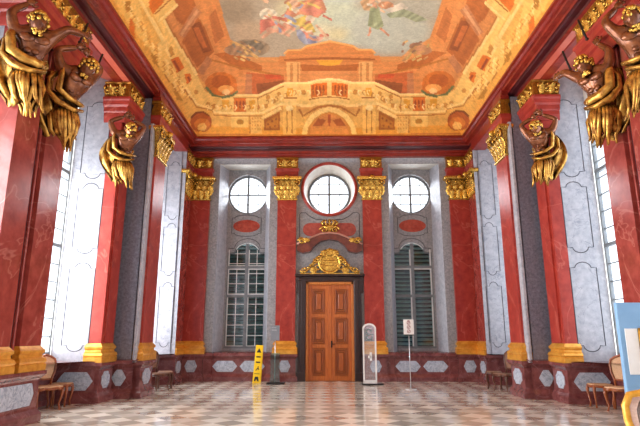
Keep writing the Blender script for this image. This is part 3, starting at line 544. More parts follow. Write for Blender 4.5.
((190, 130, 62),1,(-1.85,16.42,-1.8,16.38,-1.78,16.45,-1.85,16.51,-1.82,16.53,-1.75,16.47,-1.78,16.35,-1.87,16.38)),
((250, 226, 172),1,(-1.69,16.36,-1.64,16.33,-1.62,16.41,-1.68,16.46,-1.66,16.48,-1.58,16.41,-1.62,16.3,-1.7,16.33)),
((190, 130, 62),1,(-1.53,16.31,-1.48,16.28,-1.46,16.36,-1.52,16.42,-1.5,16.44,-1.42,16.36,-1.46,16.25,-1.54,16.28)),
((250, 226, 172),1,(-1.37,16.21,-1.31,16.17,-1.29,16.26,-1.36,16.31,-1.34,16.34,-1.26,16.26,-1.29,16.15,-1.38,16.17)),
((190, 130, 62),1,(-1.21,16.21,-1.16,16.18,-1.14,16.26,-1.2,16.32,-1.18,16.34,-1.1,16.26,-1.14,16.15,-1.22,16.17)),
((250, 226, 172),1,(-1.06,16.21,-1,16.17,-0.98,16.26,-1.05,16.32,-1.02,16.34,-0.95,16.26,-0.98,16.15,-1.07,16.17)),
((190, 130, 62),1,(-0.9,16.21,-0.85,16.17,-0.82,16.25,-0.89,16.31,-0.87,16.33,-0.79,16.27,-0.83,16.14,-0.91,16.18)),
((250, 226, 172),1,(-0.74,16.21,-0.69,16.18,-0.67,16.26,-0.73,16.32,-0.71,16.34,-0.63,16.26,-0.67,16.15,-0.76,16.18)),
((190, 130, 62),1,(-0.59,16.21,-0.54,16.17,-0.51,16.25,-0.58,16.31,-0.55,16.33,-0.48,16.27,-0.52,16.14,-0.6,16.18)),
((250, 226, 172),1,(-0.43,16.21,-0.38,16.18,-0.35,16.26,-0.42,16.32,-0.4,16.34,-0.32,16.27,-0.36,16.15,-0.45,16.18)),
((190, 130, 62),1,(-0.28,16.21,-0.22,16.18,-0.2,16.26,-0.26,16.32,-0.24,16.34,-0.17,16.27,-0.21,16.15,-0.29,16.18)),
((204, 146, 70),1,(-2.76,16.98,-2.77,16.96,-2.8,16.96,-2.81,16.98,-2.8,17,-2.77,17.01)),
((204, 146, 70),1,(-2.66,16.98,-2.68,16.96,-2.7,16.96,-2.72,16.98,-2.71,17.01,-2.68,17)),
((204, 146, 70),1,(-2.57,16.98,-2.59,16.96,-2.61,16.96,-2.63,16.98,-2.62,17,-2.59,17)),
((204, 146, 70),1,(-2.48,16.99,-2.49,16.96,-2.52,16.96,-2.54,16.98,-2.53,17,-2.5,17)),
((204, 146, 70),1,(-2.39,16.98,-2.4,16.96,-2.43,16.96,-2.45,16.98,-2.43,17,-2.41,17.01)),
((204, 146, 70),1,(-2.77,17.07,-2.78,17.05,-2.81,17.05,-2.82,17.08,-2.81,17.1,-2.78,17.09)),
((204, 146, 70),1,(-2.67,17.08,-2.69,17.05,-2.71,17.05,-2.73,17.08,-2.72,17.09,-2.69,17.1)),
((204, 146, 70),1,(-2.58,17.08,-2.6,17.06,-2.62,17.05,-2.64,17.07,-2.63,17.09,-2.6,17.1)),
((204, 146, 70),1,(-2.49,17.07,-2.5,17.05,-2.53,17.05,-2.55,17.07,-2.54,17.1,-2.51,17.1)),
((204, 146, 70),1,(-2.4,17.07,-2.41,17.05,-2.44,17.06,-2.46,17.08,-2.44,17.1,-2.42,17.1)),
((204, 146, 70),1,(-2.78,17.17,-2.79,17.15,-2.82,17.14,-2.83,17.16,-2.82,17.18,-2.79,17.19)),
((204, 146, 70),1,(-2.68,17.16,-2.7,17.14,-2.72,17.14,-2.74,17.16,-2.73,17.19,-2.7,17.19)),
((204, 146, 70),1,(-2.59,17.16,-2.6,17.14,-2.63,17.15,-2.65,17.17,-2.64,17.19,-2.61,17.18)),
((204, 146, 70),1,(-2.5,17.17,-2.51,17.14,-2.54,17.14,-2.56,17.17,-2.54,17.19,-2.52,17.18)),
((204, 146, 70),1,(-2.41,17.17,-2.42,17.14,-2.45,17.14,-2.46,17.17,-2.45,17.18,-2.42,17.19)),
((204, 146, 70),1,(-2.79,17.25,-2.8,17.23,-2.83,17.24,-2.84,17.25,-2.83,17.28,-2.8,17.27)),
((204, 146, 70),1,(-2.69,17.26,-2.71,17.23,-2.73,17.23,-2.75,17.26,-2.74,17.27,-2.71,17.27)),
((204, 146, 70),1,(-2.6,17.26,-2.61,17.24,-2.64,17.23,-2.66,17.25,-2.65,17.27,-2.62,17.28)),
((204, 146, 70),1,(-2.51,17.25,-2.52,17.24,-2.55,17.23,-2.56,17.25,-2.55,17.28,-2.52,17.28)),
((204, 146, 70),1,(-2.42,17.25,-2.43,17.23,-2.46,17.24,-2.47,17.25,-2.46,17.28,-2.43,17.27)),
((168, 148, 122),0,(-2,12.16,-2.01,11.9,-2.13,11.71,-2.31,11.59,-2.54,11.58,-2.75,11.64,-2.92,11.78,-3.02,11.99,-3.02,12.26,-2.92,12.52,-2.74,12.72,-2.51,12.77,-2.27,12.66,-2.08,12.43)),
((192, 166, 136),0,(-1.76,13.2,-1.78,12.94,-1.9,12.74,-2.08,12.63,-2.3,12.63,-2.52,12.72,-2.68,12.89,-2.77,13.11,-2.77,13.38,-2.67,13.63,-2.48,13.79,-2.24,13.8,-2.01,13.68,-1.84,13.46)),
((208, 196, 160),0,(-0.11,12.28,-0.18,11.98,-0.36,11.74,-0.63,11.61,-0.92,11.61,-1.2,11.73,-1.4,11.96,-1.5,12.26,-1.46,12.57,-1.28,12.83,-1,12.99,-0.68,12.99,-0.38,12.84,-0.18,12.58)),
((204, 206, 180),0,(0.68,12.19,0.59,11.79,0.4,11.48,0.13,11.32,-0.16,11.31,-0.42,11.47,-0.61,11.78,-0.7,12.18,-0.64,12.61,-0.45,12.97,-0.16,13.19,0.16,13.19,0.45,12.99,0.64,12.63)),
((200, 202, 180),0,(1.28,12.94,1.18,12.53,0.97,12.22,0.71,12.05,0.43,12.05,0.18,12.2,0.01,12.52,-0.06,12.92,0.01,13.35,0.21,13.72,0.5,13.93,0.82,13.93,1.09,13.73,1.25,13.37)),
((192, 192, 176),0,(2.81,13.06,2.61,12.62,2.25,12.27,1.8,12.06,1.33,12.06,0.93,12.26,0.65,12.63,0.57,13.12,0.71,13.66,1.06,14.12,1.57,14.39,2.12,14.39,2.56,14.11,2.8,13.6)),
((198, 206, 196),0,(1.81,11.02,1.62,10.68,1.19,10.41,0.91,10.33,0.63,10.27,0.32,10.26,0.02,10.26,-0.26,10.32,-0.54,10.39,-0.94,10.65,-1.11,10.98,-0.99,11.34,-0.58,11.65,-0.28,11.74,0.03,11.83,0.38,11.83,0.72,11.84,1.03,11.75,1.33,11.67,1.71,11.37)),
((184, 178, 160),0,(2.85,11.72,2.72,11.38,2.52,11.12,2.28,10.97,2.04,10.96,1.85,11.12,1.74,11.41,1.74,11.79,1.85,12.19,2.06,12.53,2.34,12.73,2.6,12.71,2.79,12.47,2.88,12.1)),
((216, 208, 176),0,(0.26,13.22,0.21,13.02,0.1,12.87,-0.05,12.79,-0.23,12.79,-0.38,12.87,-0.5,13.02,-0.54,13.21,-0.5,13.41,-0.4,13.58,-0.23,13.66,-0.05,13.66,0.11,13.58,0.22,13.41)),
((214, 202, 160),0,(0.52,13.32,0.48,13.17,0.4,13.05,0.29,12.98,0.16,12.98,0.05,13.05,-0.03,13.17,-0.06,13.32,-0.03,13.47,0.06,13.6,0.17,13.67,0.3,13.68,0.42,13.6,0.49,13.48)),
((190, 172, 140),0,(-0.36,10.99,-0.44,10.71,-0.7,10.49,-1.06,10.37,-1.48,10.37,-1.86,10.48,-2.16,10.69,-2.3,10.97,-2.25,11.26,-2.01,11.51,-1.62,11.65,-1.16,11.65,-0.75,11.52,-0.46,11.28)),
((148, 120, 90),2,(-1.79,14.04,-1.83,13.83,-1.97,13.66,-2.2,13.56,-2.46,13.56,-2.7,13.6,-2.88,13.7,-2.96,13.87,-2.94,14.1,-2.82,14.34,-2.6,14.51,-2.33,14.54,-2.07,14.44,-1.88,14.26)),
((84, 72, 56),2,(-1.96,13.93,-1.98,13.79,-2.06,13.67,-2.2,13.61,-2.35,13.61,-2.5,13.66,-2.61,13.75,-2.67,13.88,-2.66,14.02,-2.58,14.16,-2.44,14.25,-2.28,14.25,-2.13,14.19,-2.01,14.07)),
((170, 110, 60),2,(-2.23,14.15,-2.26,14,-2.37,13.88,-2.55,13.81,-2.75,13.76,-2.94,13.74,-3.07,13.77,-3.14,13.88,-3.12,14.03,-3.02,14.22,-2.86,14.37,-2.65,14.45,-2.45,14.41,-2.3,14.29)),
((214, 160, 70),2,(-2.88,13.66,-2.64,13.95,-2.42,14.45,-2.26,14.69,-2.19,14.54,-2.34,14.31,-2.58,13.83,-2.83,13.54)),
((226, 214, 186),2,(-1.43,12.35,-1.44,12.23,-1.5,12.14,-1.59,12.09,-1.7,12.09,-1.8,12.14,-1.87,12.23,-1.91,12.35,-1.9,12.46,-1.85,12.56,-1.75,12.61,-1.64,12.61,-1.54,12.56,-1.46,12.46)),
((214, 176, 140),2,(-0.98,13.01,-1,12.86,-1.08,12.74,-1.2,12.68,-1.33,12.68,-1.46,12.74,-1.56,12.85,-1.6,13,-1.58,13.15,-1.51,13.27,-1.39,13.34,-1.25,13.35,-1.12,13.27,-1.02,13.16)),
((206, 84, 66),2,(-1.92,12.61,-1.64,12.53,-1.44,12.81,-1.74,13,-2,13.3)),
((226, 150, 120),2,(-1.58,13.1,-1.59,13.04,-1.61,12.99,-1.66,12.96,-1.7,12.95,-1.75,12.98,-1.79,13.03,-1.81,13.1,-1.8,13.16,-1.78,13.22,-1.74,13.25,-1.68,13.24,-1.64,13.21,-1.6,13.17)),
((224, 160, 124),2,(-1.95,13.56,-1.69,13.27,-1.48,13.17,-1.17,13.47,-1.13,13.34,-1.45,13.03,-1.72,13.13,-1.99,13.44)),
((218, 150, 116),2,(-1.51,13.26,-1.28,12.98,-1.22,13.16,-1.15,13.06,-1.29,12.84,-1.55,13.14)),
((216, 128, 80),2,(-1.27,12.44,-1.05,11.92,-0.63,11.76,-0.22,11.68,-0.09,12.18,-0.33,12.54,-0.81,12.36,-1.09,12.58)),
((226, 120, 96),2,(-0.8,12.18,-0.43,12.01,-0.09,12.28,-0.49,12.49)),
((230, 176, 140),2,(-0.84,11.84,-0.84,11.77,-0.87,11.71,-0.91,11.68,-0.95,11.68,-1,11.71,-1.03,11.77,-1.04,11.84,-1.04,11.91,-1.01,11.97,-0.97,12.01,-0.93,12,-0.88,11.97,-0.85,11.92)),
((200, 80, 60),2,(-0.52,11.52,-0.11,11.37,-0.01,11.68,-0.37,11.85)),
((222, 186, 60),2,(-1.36,12.53,-0.99,12.63,-0.65,12.4,-0.5,12.82,-0.4,13.21,-0.69,13.31,-0.89,12.86,-1.27,12.76)),
((234, 202, 170),2,(-0.43,12.59,-0.44,12.51,-0.47,12.45,-0.52,12.41,-0.57,12.41,-0.62,12.44,-0.66,12.51,-0.67,12.58,-0.66,12.67,-0.63,12.73,-0.58,12.77,-0.53,12.77,-0.48,12.73,-0.44,12.66)),
((150, 158, 180),2,(-0.96,13.11,-0.73,13.01,-0.63,13.36,-0.34,13.41,-0.38,13.78,-0.76,13.84,-0.93,13.51)),
((110, 118, 160),2,(-0.69,13.51,-0.34,13.46,-0.41,13.78,-0.64,13.78)),
((230, 160, 140),2,(-0.4,13.41,-0.17,13.52,-0.35,13.73)),
((200, 150, 96),2,(0.77,11.86,0.9,11.61,1.24,11.95,1.16,12.25,0.89,12.2)),
((206, 130, 80),2,(1.66,11.99,1.63,11.92,1.57,11.87,1.48,11.83,1.39,11.83,1.31,11.86,1.26,11.92,1.25,11.99,1.27,12.06,1.34,12.12,1.43,12.16,1.52,12.16,1.6,12.13,1.65,12.07)),
((140, 158, 112),2,(1.05,12.11,1.25,12.03,1.5,12.93,1.36,13.13,1.06,12.93)),
((160, 176, 130),2,(1.11,12.29,1.19,12.29,1.34,12.99,1.23,13.04)),
((220, 140, 100),2,(1.09,12.98,1.11,13.22,1.07,13.41,1.13,13.46,1.17,13.24,1.15,12.98)),
((220, 140, 100),2,(1.39,13.08,1.55,13.27,1.69,13.48,1.72,13.4,1.58,13.2,1.42,12.99)),
((226, 170, 130),2,(1.17,11.87,1.15,11.8,1.12,11.75,1.09,11.72,1.05,11.72,1.01,11.75,0.99,11.8,0.99,11.86,1,11.92,1.03,11.98,1.07,12,1.11,12.01,1.14,11.98,1.17,11.93)),
((228, 214, 190),2,(1.43,12.21,1.85,11.87,2.05,12.12,1.77,12.39)),
((150, 166, 128),2,(1.5,12.38,1.95,12.17,2.18,12.3,2.67,12.63,2.37,12.76,2,12.52,1.63,12.57)),
((214, 140, 60),2,(2.43,14.97,2.48,14.51,2.58,14.19,2.83,13.97,2.74,13.74,2.47,13.96,2.33,14.35,2.27,14.84)),
((150, 84, 36),2,(2.76,13.91,2.73,13.84,2.67,13.79,2.58,13.77,2.49,13.78,2.42,13.83,2.37,13.89,2.36,13.98,2.39,14.06,2.46,14.13,2.55,14.15,2.64,14.14,2.72,14.07,2.76,14)),
((226, 176, 84),2,(2.42,14.82,2.53,14.34,2.47,14.28,2.36,14.75)),
((200, 124, 64),2,(3.05,14.01,3,13.91,2.91,13.86,2.79,13.85,2.67,13.89,2.56,13.97,2.5,14.07,2.49,14.19,2.54,14.32,2.63,14.4,2.76,14.41,2.88,14.37,2.98,14.26,3.04,14.13)),
((226, 120, 90),2,(-0.86,13.03,-0.72,13.3,-0.67,13.57,-0.58,13.5,-0.64,13.2,-0.79,12.91)),
((222, 150, 116),2,(-1.8,12.46,-1.61,12.59,-1.52,12.84,-1.48,12.8,-1.57,12.53,-1.78,12.38)),
((230, 180, 140),2,(-1.04,12.06,-0.87,12.14,-0.74,12.05,-0.76,11.97,-0.87,12.05,-1.02,11.98)),
((206, 90, 66),2,(-1.39,12.69,-1.19,12.56,-1.03,12.59,-1.02,12.5,-1.19,12.48,-1.4,12.6)),
((228, 190, 80),2,(-0.8,11.85,-0.74,11.93,-0.67,11.96,-0.65,11.89,-0.71,11.86,-0.76,11.79)),
((236, 206, 170),2,(-0.23,13.3,-0.14,13.47,-0.07,13.63,-0.01,13.53,-0.08,13.38,-0.17,13.2)),
((150, 158, 184),2,(-1.55,12.72,-1.44,12.97,-1.44,13.23,-1.38,13.22,-1.39,12.93,-1.5,12.66)),
((200, 110, 70),2,(-1.18,11.93,-1.08,11.84,-1.01,11.75,-1.06,11.67,-1.12,11.75,-1.21,11.83)),
((240, 220, 190),2,(-1.81,12.24,-1.68,12.22,-1.59,12.27,-1.56,12.16,-1.66,12.11,-1.81,12.14)),
((226, 120, 90),2,(-1.31,12.48,-1.13,12.33,-0.99,12.37,-0.98,12.3,-1.13,12.26,-1.32,12.42)),
((222, 150, 116),2,(-0.63,13.24,-0.56,13.33,-0.49,13.38,-0.46,13.26,-0.52,13.21,-0.59,13.13)),
((230, 180, 140),2,(-1.77,11.7,-1.71,11.84,-1.63,11.9,-1.59,11.79,-1.65,11.74,-1.7,11.63)),
((206, 90, 66),2,(-0.29,13.47,-0.15,13.45,-0.03,13.45,-0.04,13.3,-0.15,13.3,-0.3,13.32)),
((228, 190, 80),2,(-1.68,12.38,-1.53,12.61,-1.35,12.63,-1.33,12.49,-1.48,12.47,-1.61,12.26)),
((236, 206, 170),2,(-1.7,12.23,-1.59,12.45,-1.47,12.58,-1.42,12.46,-1.52,12.34,-1.63,12.13)),
((150, 158, 184),2,(-0.91,12.18,-0.77,12.11,-0.7,11.96,-0.74,11.91,-0.8,12.04,-0.92,12.1)),
((200, 110, 70),2,(-0.69,12.87,-0.6,12.78,-0.53,12.8,-0.51,12.68,-0.61,12.66,-0.72,12.76)),
((240, 220, 190),2,(-1.15,12.04,-1.02,12.21,-0.91,12.34,-0.87,12.26,-0.98,12.13,-1.11,11.96)),
((226, 120, 90),2,(-1.78,12.68,-1.7,12.7,-1.66,12.77,-1.62,12.7,-1.67,12.62,-1.76,12.6)),
((222, 150, 116),2,(-0.67,13.45,-0.5,13.66,-0.34,13.67,-0.33,13.55,-0.48,13.54,-0.63,13.36)),
((230, 180, 140),2,(-1.61,12.58,-1.49,12.59,-1.44,12.7,-1.37,12.59,-1.45,12.45,-1.59,12.44)),
((206, 90, 66),2,(-0.22,12.45,-0.08,12.58,0.04,12.68,0.06,12.59,-0.05,12.5,-0.19,12.37)),
((228, 190, 80),2,(-1.15,11.88,-1.08,12.04,-1.09,12.2,-1.02,12.2,-1.01,11.99,-1.09,11.8)),
((236, 206, 170),2,(-0.99,12.25,-0.9,12.23,-0.84,12.25,-0.81,12.12,-0.89,12.09,-0.99,12.12)),
((150, 158, 184),2,(-1.26,12.46,-1.08,12.61,-0.96,12.78,-0.91,12.67,-1.03,12.49,-1.21,12.34)),
((200, 110, 70),2,(-1.28,12.95,-1.16,12.98,-1.08,13.06,-1.03,12.95,-1.12,12.85,-1.26,12.82)),
((240, 220, 190),2,(-1.39,12.76,-1.2,12.85,-1.04,12.74,-1.06,12.63,-1.19,12.73,-1.36,12.64)),
((226, 120, 90),2,(-1.49,12.88,-1.37,13.04,-1.3,13.2,-1.23,13.1,-1.31,12.93,-1.43,12.76)),
((222, 150, 116),2,(-1.32,12.83,-1.16,13.04,-1.01,13.17,-0.97,13.03,-1.11,12.92,-1.25,12.71)),
((230, 180, 140),2,(-0.42,12.9,-0.26,13.23,-0.13,13.51,-0.07,13.42,-0.2,13.14,-0.37,12.82)),
((206, 90, 66),2,(-1.58,12.56,-1.36,12.61,-1.19,12.72,-1.16,12.6,-1.33,12.48,-1.56,12.43)),
((228, 190, 80),2,(-0.61,11.94,-0.42,12.03,-0.28,12.16,-0.25,12.06,-0.4,11.94,-0.59,11.85)),
((236, 206, 170),2,(-0.84,13.08,-0.67,13.24,-0.5,13.2,-0.51,13.1,-0.65,13.15,-0.81,13)),
((150, 158, 184),2,(-1.14,12.82,-1.04,12.9,-0.97,13,-0.93,12.93,-1.01,12.83,-1.11,12.75)),
((222, 150, 116),2,(1.2,11.73,1.28,11.7,1.26,11.62,1.18,11.64)),
((206, 130, 80),2,(0.95,11.7,1.03,11.75,1.04,11.66,0.96,11.62)),
((232, 190, 150),2,(1.32,11.94,1.38,12.08,1.41,12.05,1.35,11.91)),
((160, 172, 130),2,(1.15,11.77,1.26,11.74,1.23,11.63,1.13,11.66)),
((228, 214, 190),2,(1.11,11.6,1.23,11.56,1.2,11.47,1.09,11.52)),
((222, 150, 116),2,(1.08,11.94,1.2,12.15,1.24,12.08,1.12,11.89)),
((206, 130, 80),2,(1.51,12.01,1.62,11.98,1.59,11.89,1.49,11.91)),
((232, 190, 150),2,(1.31,12.21,1.45,12.36,1.47,12.28,1.33,12.14)),
((160, 172, 130),2,(1.51,11.59,1.59,11.65,1.61,11.56,1.53,11.5)),
((228, 214, 190),2,(0.94,11.99,1.09,12.04,1.09,11.95,0.94,11.9)),
((222, 150, 116),2,(0.99,11.79,1.15,11.83,1.15,11.72,1,11.66)),
((206, 130, 80),2,(1.56,11.95,1.62,12.1,1.67,12.06,1.61,11.91)),
((232, 190, 150),2,(1.15,11.78,1.3,11.88,1.31,11.8,1.16,11.71)),
((160, 172, 130),2,(1.19,11.66,1.31,11.72,1.32,11.64,1.19,11.58)),
((206, 150, 60),2,(-2.32,14.55,-2.26,14.67,-2.21,14.58,-2.27,14.46)),
((206, 140, 50),2,(2.35,14.51,2.3,14.63,2.35,14.72,2.4,14.6)),
((226, 180, 90),2,(-2.79,14.61,-2.67,14.79,-2.63,14.69,-2.75,14.52)),
((226, 180, 90),2,(2.83,14.56,2.71,14.73,2.76,14.83,2.87,14.64)),
((150, 96, 48),2,(-2.65,13.68,-2.52,13.86,-2.48,13.77,-2.61,13.6)),
((150, 86, 38),2,(2.67,13.64,2.55,13.82,2.59,13.91,2.72,13.73)),
((112, 100, 90),2,(-2.42,14.1,-2.34,14.3,-2.29,14.22,-2.36,14.02)),
((206, 140, 50),2,(2.44,14.07,2.37,14.27,2.42,14.36,2.49,14.15)),
((206, 150, 60),2,(-2.23,13.68,-2.11,13.82,-2.07,13.73,-2.19,13.59)),
((226, 180, 90),2,(2.26,13.64,2.14,13.77,2.18,13.87,2.3,13.73)),
((226, 180, 90),2,(-2.46,13.93,-2.39,14.08,-2.34,13.99,-2.41,13.85)),
((150, 86, 38),2,(2.48,13.9,2.41,14.04,2.47,14.13,2.53,13.98)),
((150, 96, 48),2,(-2.52,13.94,-2.45,14.16,-2.39,14.09,-2.47,13.88)),
((206, 140, 50),2,(2.54,13.93,2.47,14.14,2.52,14.21,2.6,13.99)),
((112, 100, 90),2,(-2.87,13.7,-2.85,13.92,-2.79,13.9,-2.81,13.67)),
((226, 180, 90),2,(2.87,13.72,2.86,13.93,2.92,13.95,2.93,13.74)),
((206, 150, 60),2,(-2.18,14.18,-2.14,14.33,-2.09,14.26,-2.12,14.12)),
((150, 86, 38),2,(2.2,14.17,2.16,14.31,2.23,14.38,2.26,14.23)),
((226, 180, 90),2,(-2.6,14.19,-2.53,14.43,-2.47,14.36,-2.54,14.13)),
((206, 140, 50),2,(2.62,14.18,2.55,14.41,2.61,14.47,2.67,14.24)),
((150, 96, 48),2,(-2.61,14.64,-2.52,14.8,-2.47,14.7,-2.56,14.55)),
((226, 180, 90),2,(2.64,14.59,2.56,14.75,2.61,14.83,2.69,14.67)),
((112, 100, 90),2,(-2.16,13.75,-2.12,13.93,-2.06,13.88,-2.1,13.7)),
((150, 86, 38),2,(2.17,13.75,2.13,13.92,2.19,13.98,2.23,13.8)),
((206, 150, 60),2,(-2.95,14.4,-2.87,14.62,-2.82,14.55,-2.91,14.33)),
((206, 140, 50),2,(2.98,14.36,2.89,14.58,2.94,14.65,3.02,14.42)),
((226, 180, 90),2,(-2.75,14.43,-2.61,14.59,-2.57,14.48,-2.71,14.33)),
((226, 180, 90),2,(2.79,14.36,2.65,14.52,2.69,14.63,2.83,14.46)),
((150, 96, 48),2,(-2.54,14.19,-2.44,14.33,-2.4,14.23,-2.5,14.1)),
((150, 86, 38),2,(2.57,14.14,2.48,14.28,2.52,14.38,2.62,14.23)),
((112, 100, 90),2,(-2.82,14.15,-2.69,14.28,-2.65,14.19,-2.79,14.06)),
((206, 140, 50),2,(2.86,14.1,2.73,14.22,2.76,14.33,2.89,14.19)),
]
ceiling()

# --- cornice all round
CPROF = [(-.2,7.9),(.0,7.9),(.05,7.93),(.06,7.98),(.14,8.0),(.2,8.05),(.22,8.1),(.34,8.12),(.36,8.14),(.40,8.15),(.42,8.2),(.54,8.22),(.55,8.28),(.60,8.3),(.64,8.35),(.70,8.37),(.70,8.42),(.62,8.43)]
cb = MB(); cb.sweep([(-5.41,-4.8),(-5.41,18.1),(5.41,18.1),(5.41,-4.8)], CPROF, cap=False)
struct(cb.build('trim_cornice', M['cornice']))
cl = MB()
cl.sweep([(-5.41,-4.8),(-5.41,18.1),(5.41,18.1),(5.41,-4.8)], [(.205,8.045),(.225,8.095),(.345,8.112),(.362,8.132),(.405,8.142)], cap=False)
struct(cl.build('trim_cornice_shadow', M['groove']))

# ------------------------------------------------------------------ ornaments
def leaf(mb, o, t, n, w, h, curl, seed=0):
    o, t, n = Vector(o), Vector(t), Vector(n); R = 7; vs = []; fs = []
    for i in range(R):
        s_ = i/(R-1); out = .015+.05*s_+curl*s_**3; z = h*(s_-.22*max(0,s_-.72)/.28*.9)
        hw = w/2*(.45+.75*math.sin(PI*min(1,s_*.86+.12)))*(1+.16*(-1)**i)*(1 if s_ < .95 else .45)
        for j in range(5):
            q = (j-2)/2; vs.append(o+t*(hw*q)+n*(out+.03*(1-q*q)-.012*abs(q))+Vector((0,0,z-.02*abs(q)*s_)))
    for i in range(R-1):
        for j in range(4): a = i*5+j; fs.append((a,a+1,a+6,a+5))
    mb.add(vs, fs, True)
def spiral(mb, c, a, b, r0, turns, th, flip=1, start=0.):
    c, a, b = Vector(c), Vector(a), Vector(b); N_ = int(14*turns); pts = []; rs = []
    for i in range(N_+1):
        q = i/N_; an = start+flip*2*PI*turns*q; r = r0*(1-.86*q)
        pts.append(c+a*(r*math.cos(an))+b*(r*math.sin(an))); rs.append(th*(1-.4*q))
    mb.tube(pts, rs, 6)
def segs(P):
    for i in range(len(P)-1):
        a, b = Vector((P[i][0],P[i][1],0)), Vector((P[i+1][0],P[i+1][1],0)); d = b-a
        if d.length > .05: yield a, d.normalized(), Vector((d.y,-d.x,0)).normalized(), d.length, i
def vis(P, cut=.55):   # shorten the return sides of a U path so that ornaments do not run into the wall
    P = [Vector(p) for p in P]; 
    if len(P) == 4:
        for i, j in ((0,1),(3,2)):
            d = P[i]-P[j]
            if d.length > cut: P[i] = P[j]+d.normalized()*cut
    return [(p.x,p.y) for p in P]
def capital(P, z0, h):
    mb = MB(); gd = MB(); P = vis(P)
    mb.sweep(P, [(0,z0),(.035,z0+.02),(.045,z0+.05),(.01,z0+.08),(.02,z0+.4*h),(.10,z0+.84*h),(.13,z0+.86*h),(.17,z0+.88*h),(.19,z0+.93*h),(.19,z0+h),(0,z0+h)])
    for a, t, n, L_, i in segs(P):
        if L_ < .2: continue
        k = max(2, round(L_/.2)); w = L_/k
        for j in range(k): leaf(mb, a+t*((j+.5)*w)+n*.02+Vector((0,0,z0+.06)), t, n, w*1.02, h*.46, .09)
        for j in range(k+1): leaf(mb, a+t*(j*w)+n*.03+Vector((0,0,z0+.22*h)), t, n, w*.95, h*.52, .12)
        if L_ > .3:
            for j in range(k-1): mb.blob(a+t*((j+1)*w)+n*.11+Vector((0,0,z0+.76*h)), .045, .3, 4, 1, seed=j)
            mb.blob(a+t*(L_/2)+n*.2+Vector((0,0,z0+.94*h)), (.1,.06 if abs(n.y) > .5 else .1,.1), .4, 5, 2, seed=3)
            for q in (0,1):
                c = a+t*(L_*q+(.05 if q == 0 else -.05)*-.4)+n*.15+Vector((0,0,z0+.74*h)); spiral(mb, c, t*(1 if q else -1), Vector((0,0,1)), .12, 1.6, .03, -1, PI*.6)
                mb.blob(c+n*.02, .04, 0, 1, 1)
    return mb
def frieze_orn(P, z0, z1, off=.05):
    mb = MB(); zm = (z0+z1)/2; h = z1-z0; P = vis(P)
    for a, t, n, L_, i in segs(P):
        if L_ < .2: continue
        k = max(1, round(L_/.3)); w = L_/k; Z = Vector((0,0,1))
        for j in range(k):
            c = a+t*((j+.5)*w)+n*off+Z*zm
            spiral(mb, c-t*w*.2, t, Z, h*.3, 1.4, .032, 1 if j % 2 else -1, j*1.3)
            leaf(mb, c+t*w*.22-Z*h*.42, t, n, w*.5, h*.9, .05)
            mb.blob(c+n*.02-t*w*.2, .05, .3, 4, 1, seed=j)
            for q in range(3): mb.blob(c+t*(w*(random.random()-.5))+Z*(h*(random.random()-.5)*.8)+n*.01, .035+.02*random.random(), .3, 4, 1, seed=q)
        for j in range(k+1): mb.blob(a+t*(j*w)+n*(off+.01)+Z*(zm+h*.25), (.05,.05,.08), .3, 4, 1, seed=j+9)
    return mb

PED = [(.10,0),(.10,.13),(.075,.17),(.04,.22),(.03,.26),(.03,.72),(.05,.75),(.09,.79),(.11,.82),(.11,.88),(.02,.89)]
BAS = [(.09,.885),(.09,1.0),(.075,1.01),(.095,1.05),(.075,1.10),(.035,1.13),(.03,1.17),(.06,1.2),(.065,1.24),(.03,1.28),(.0,1.32)]
def rectL(w, y0, y1, back=XO): return [(-back,y0),(-w,y0),(-w,y1),(-back,y1)]
def rectB(x0, x1, yf, back=YB+.05): return [(x0,back),(x0,yf),(x1,yf),(x1,back)]
def mid(P): return ((P[1][0]+P[2][0])/2, (P[1][1]+P[2][1])/2)

def ped_panel(root, P, sx, shape='octo', which=1, m=.14, side=False, z0=.3, z1=.68):
    for a, t, n, L_, i in segs(P):
        if i == which:
            mb = MB(); pts = (octo if shape == 'octo' else hexp)(m, L_-m, z0, z1)
            mb.prism(pts, a+n*.028, t, n, (0,0,1), .016); return mb.build('pedestal_panel', M['inlay'], root, sx, True)

def pilaster(P, sx, label, red='red', cap=True, panel='octo', zt=6.28, name='pilaster'):
    root = thing(name, label, 'pilaster', (mid(P)[0]*(1 if sx < 0 else -1), mid(P)[1], 0))
    MB().sweep(P, PED).build('pedestal', M['dado'], root, sx)
    ped_panel(root, P, sx, panel)
    MB().sweep(P, BAS).build('base', M['ochre'], root, sx)
    sh = MB().sweep(P, [(0,1.3),(0,zt+.02),(0,7.2)])
    sh.build('shaft', M[red], root, sx)
    if cap:
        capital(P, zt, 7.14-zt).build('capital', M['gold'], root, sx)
        MB().sweep(P, [(0,7.13),(.05,7.14),(.05,7.22),(.06,7.24),(.06,7.36),(.09,7.42),(.10,7.48),(0,7.49)]).build('architrave', M[red], root, sx)
        MB().sweep(P, [(0,7.47),(.05,7.48),(.05,7.86),(.08,7.89),(.08,7.92),(0,7.93)]).build('frieze_block', M['gold_dark'], root, sx)
        frieze_orn(P, 7.5, 7.86, .05).build('frieze_ornament', M['gold'], root, sx)
        MB().sweep(P, [(-.3,7.91),(.0,7.92),(.03,7.95),(.03,8.05),(-.02,8.1),(-.04,8.3)]).build('cornice_block', M['cornice'], root, sx)
    return root

def atlas_block(P, root, sx):
    MB().sweep(P, [(0,6.85),(.02,6.86),(.04,6.95),(.05,7.0),(.05,7.1),(.09,7.13),(.1,7.24),(.15,7.28),(.17,7.38),(.2,7.42),(.2,7.48),(0,7.49)]).build('impost_block', M['red'], root, sx)
    MB().sweep(P, [(0,7.47),(.13,7.48),(.13,7.86),(.17,7.89),(.17,7.92),(0,7.93)]).build('frieze_block', M['gold_dark'], root, sx)
    frieze_orn(P, 7.5, 7.86, .13).build('frieze_ornament', M['gold'], root, sx)

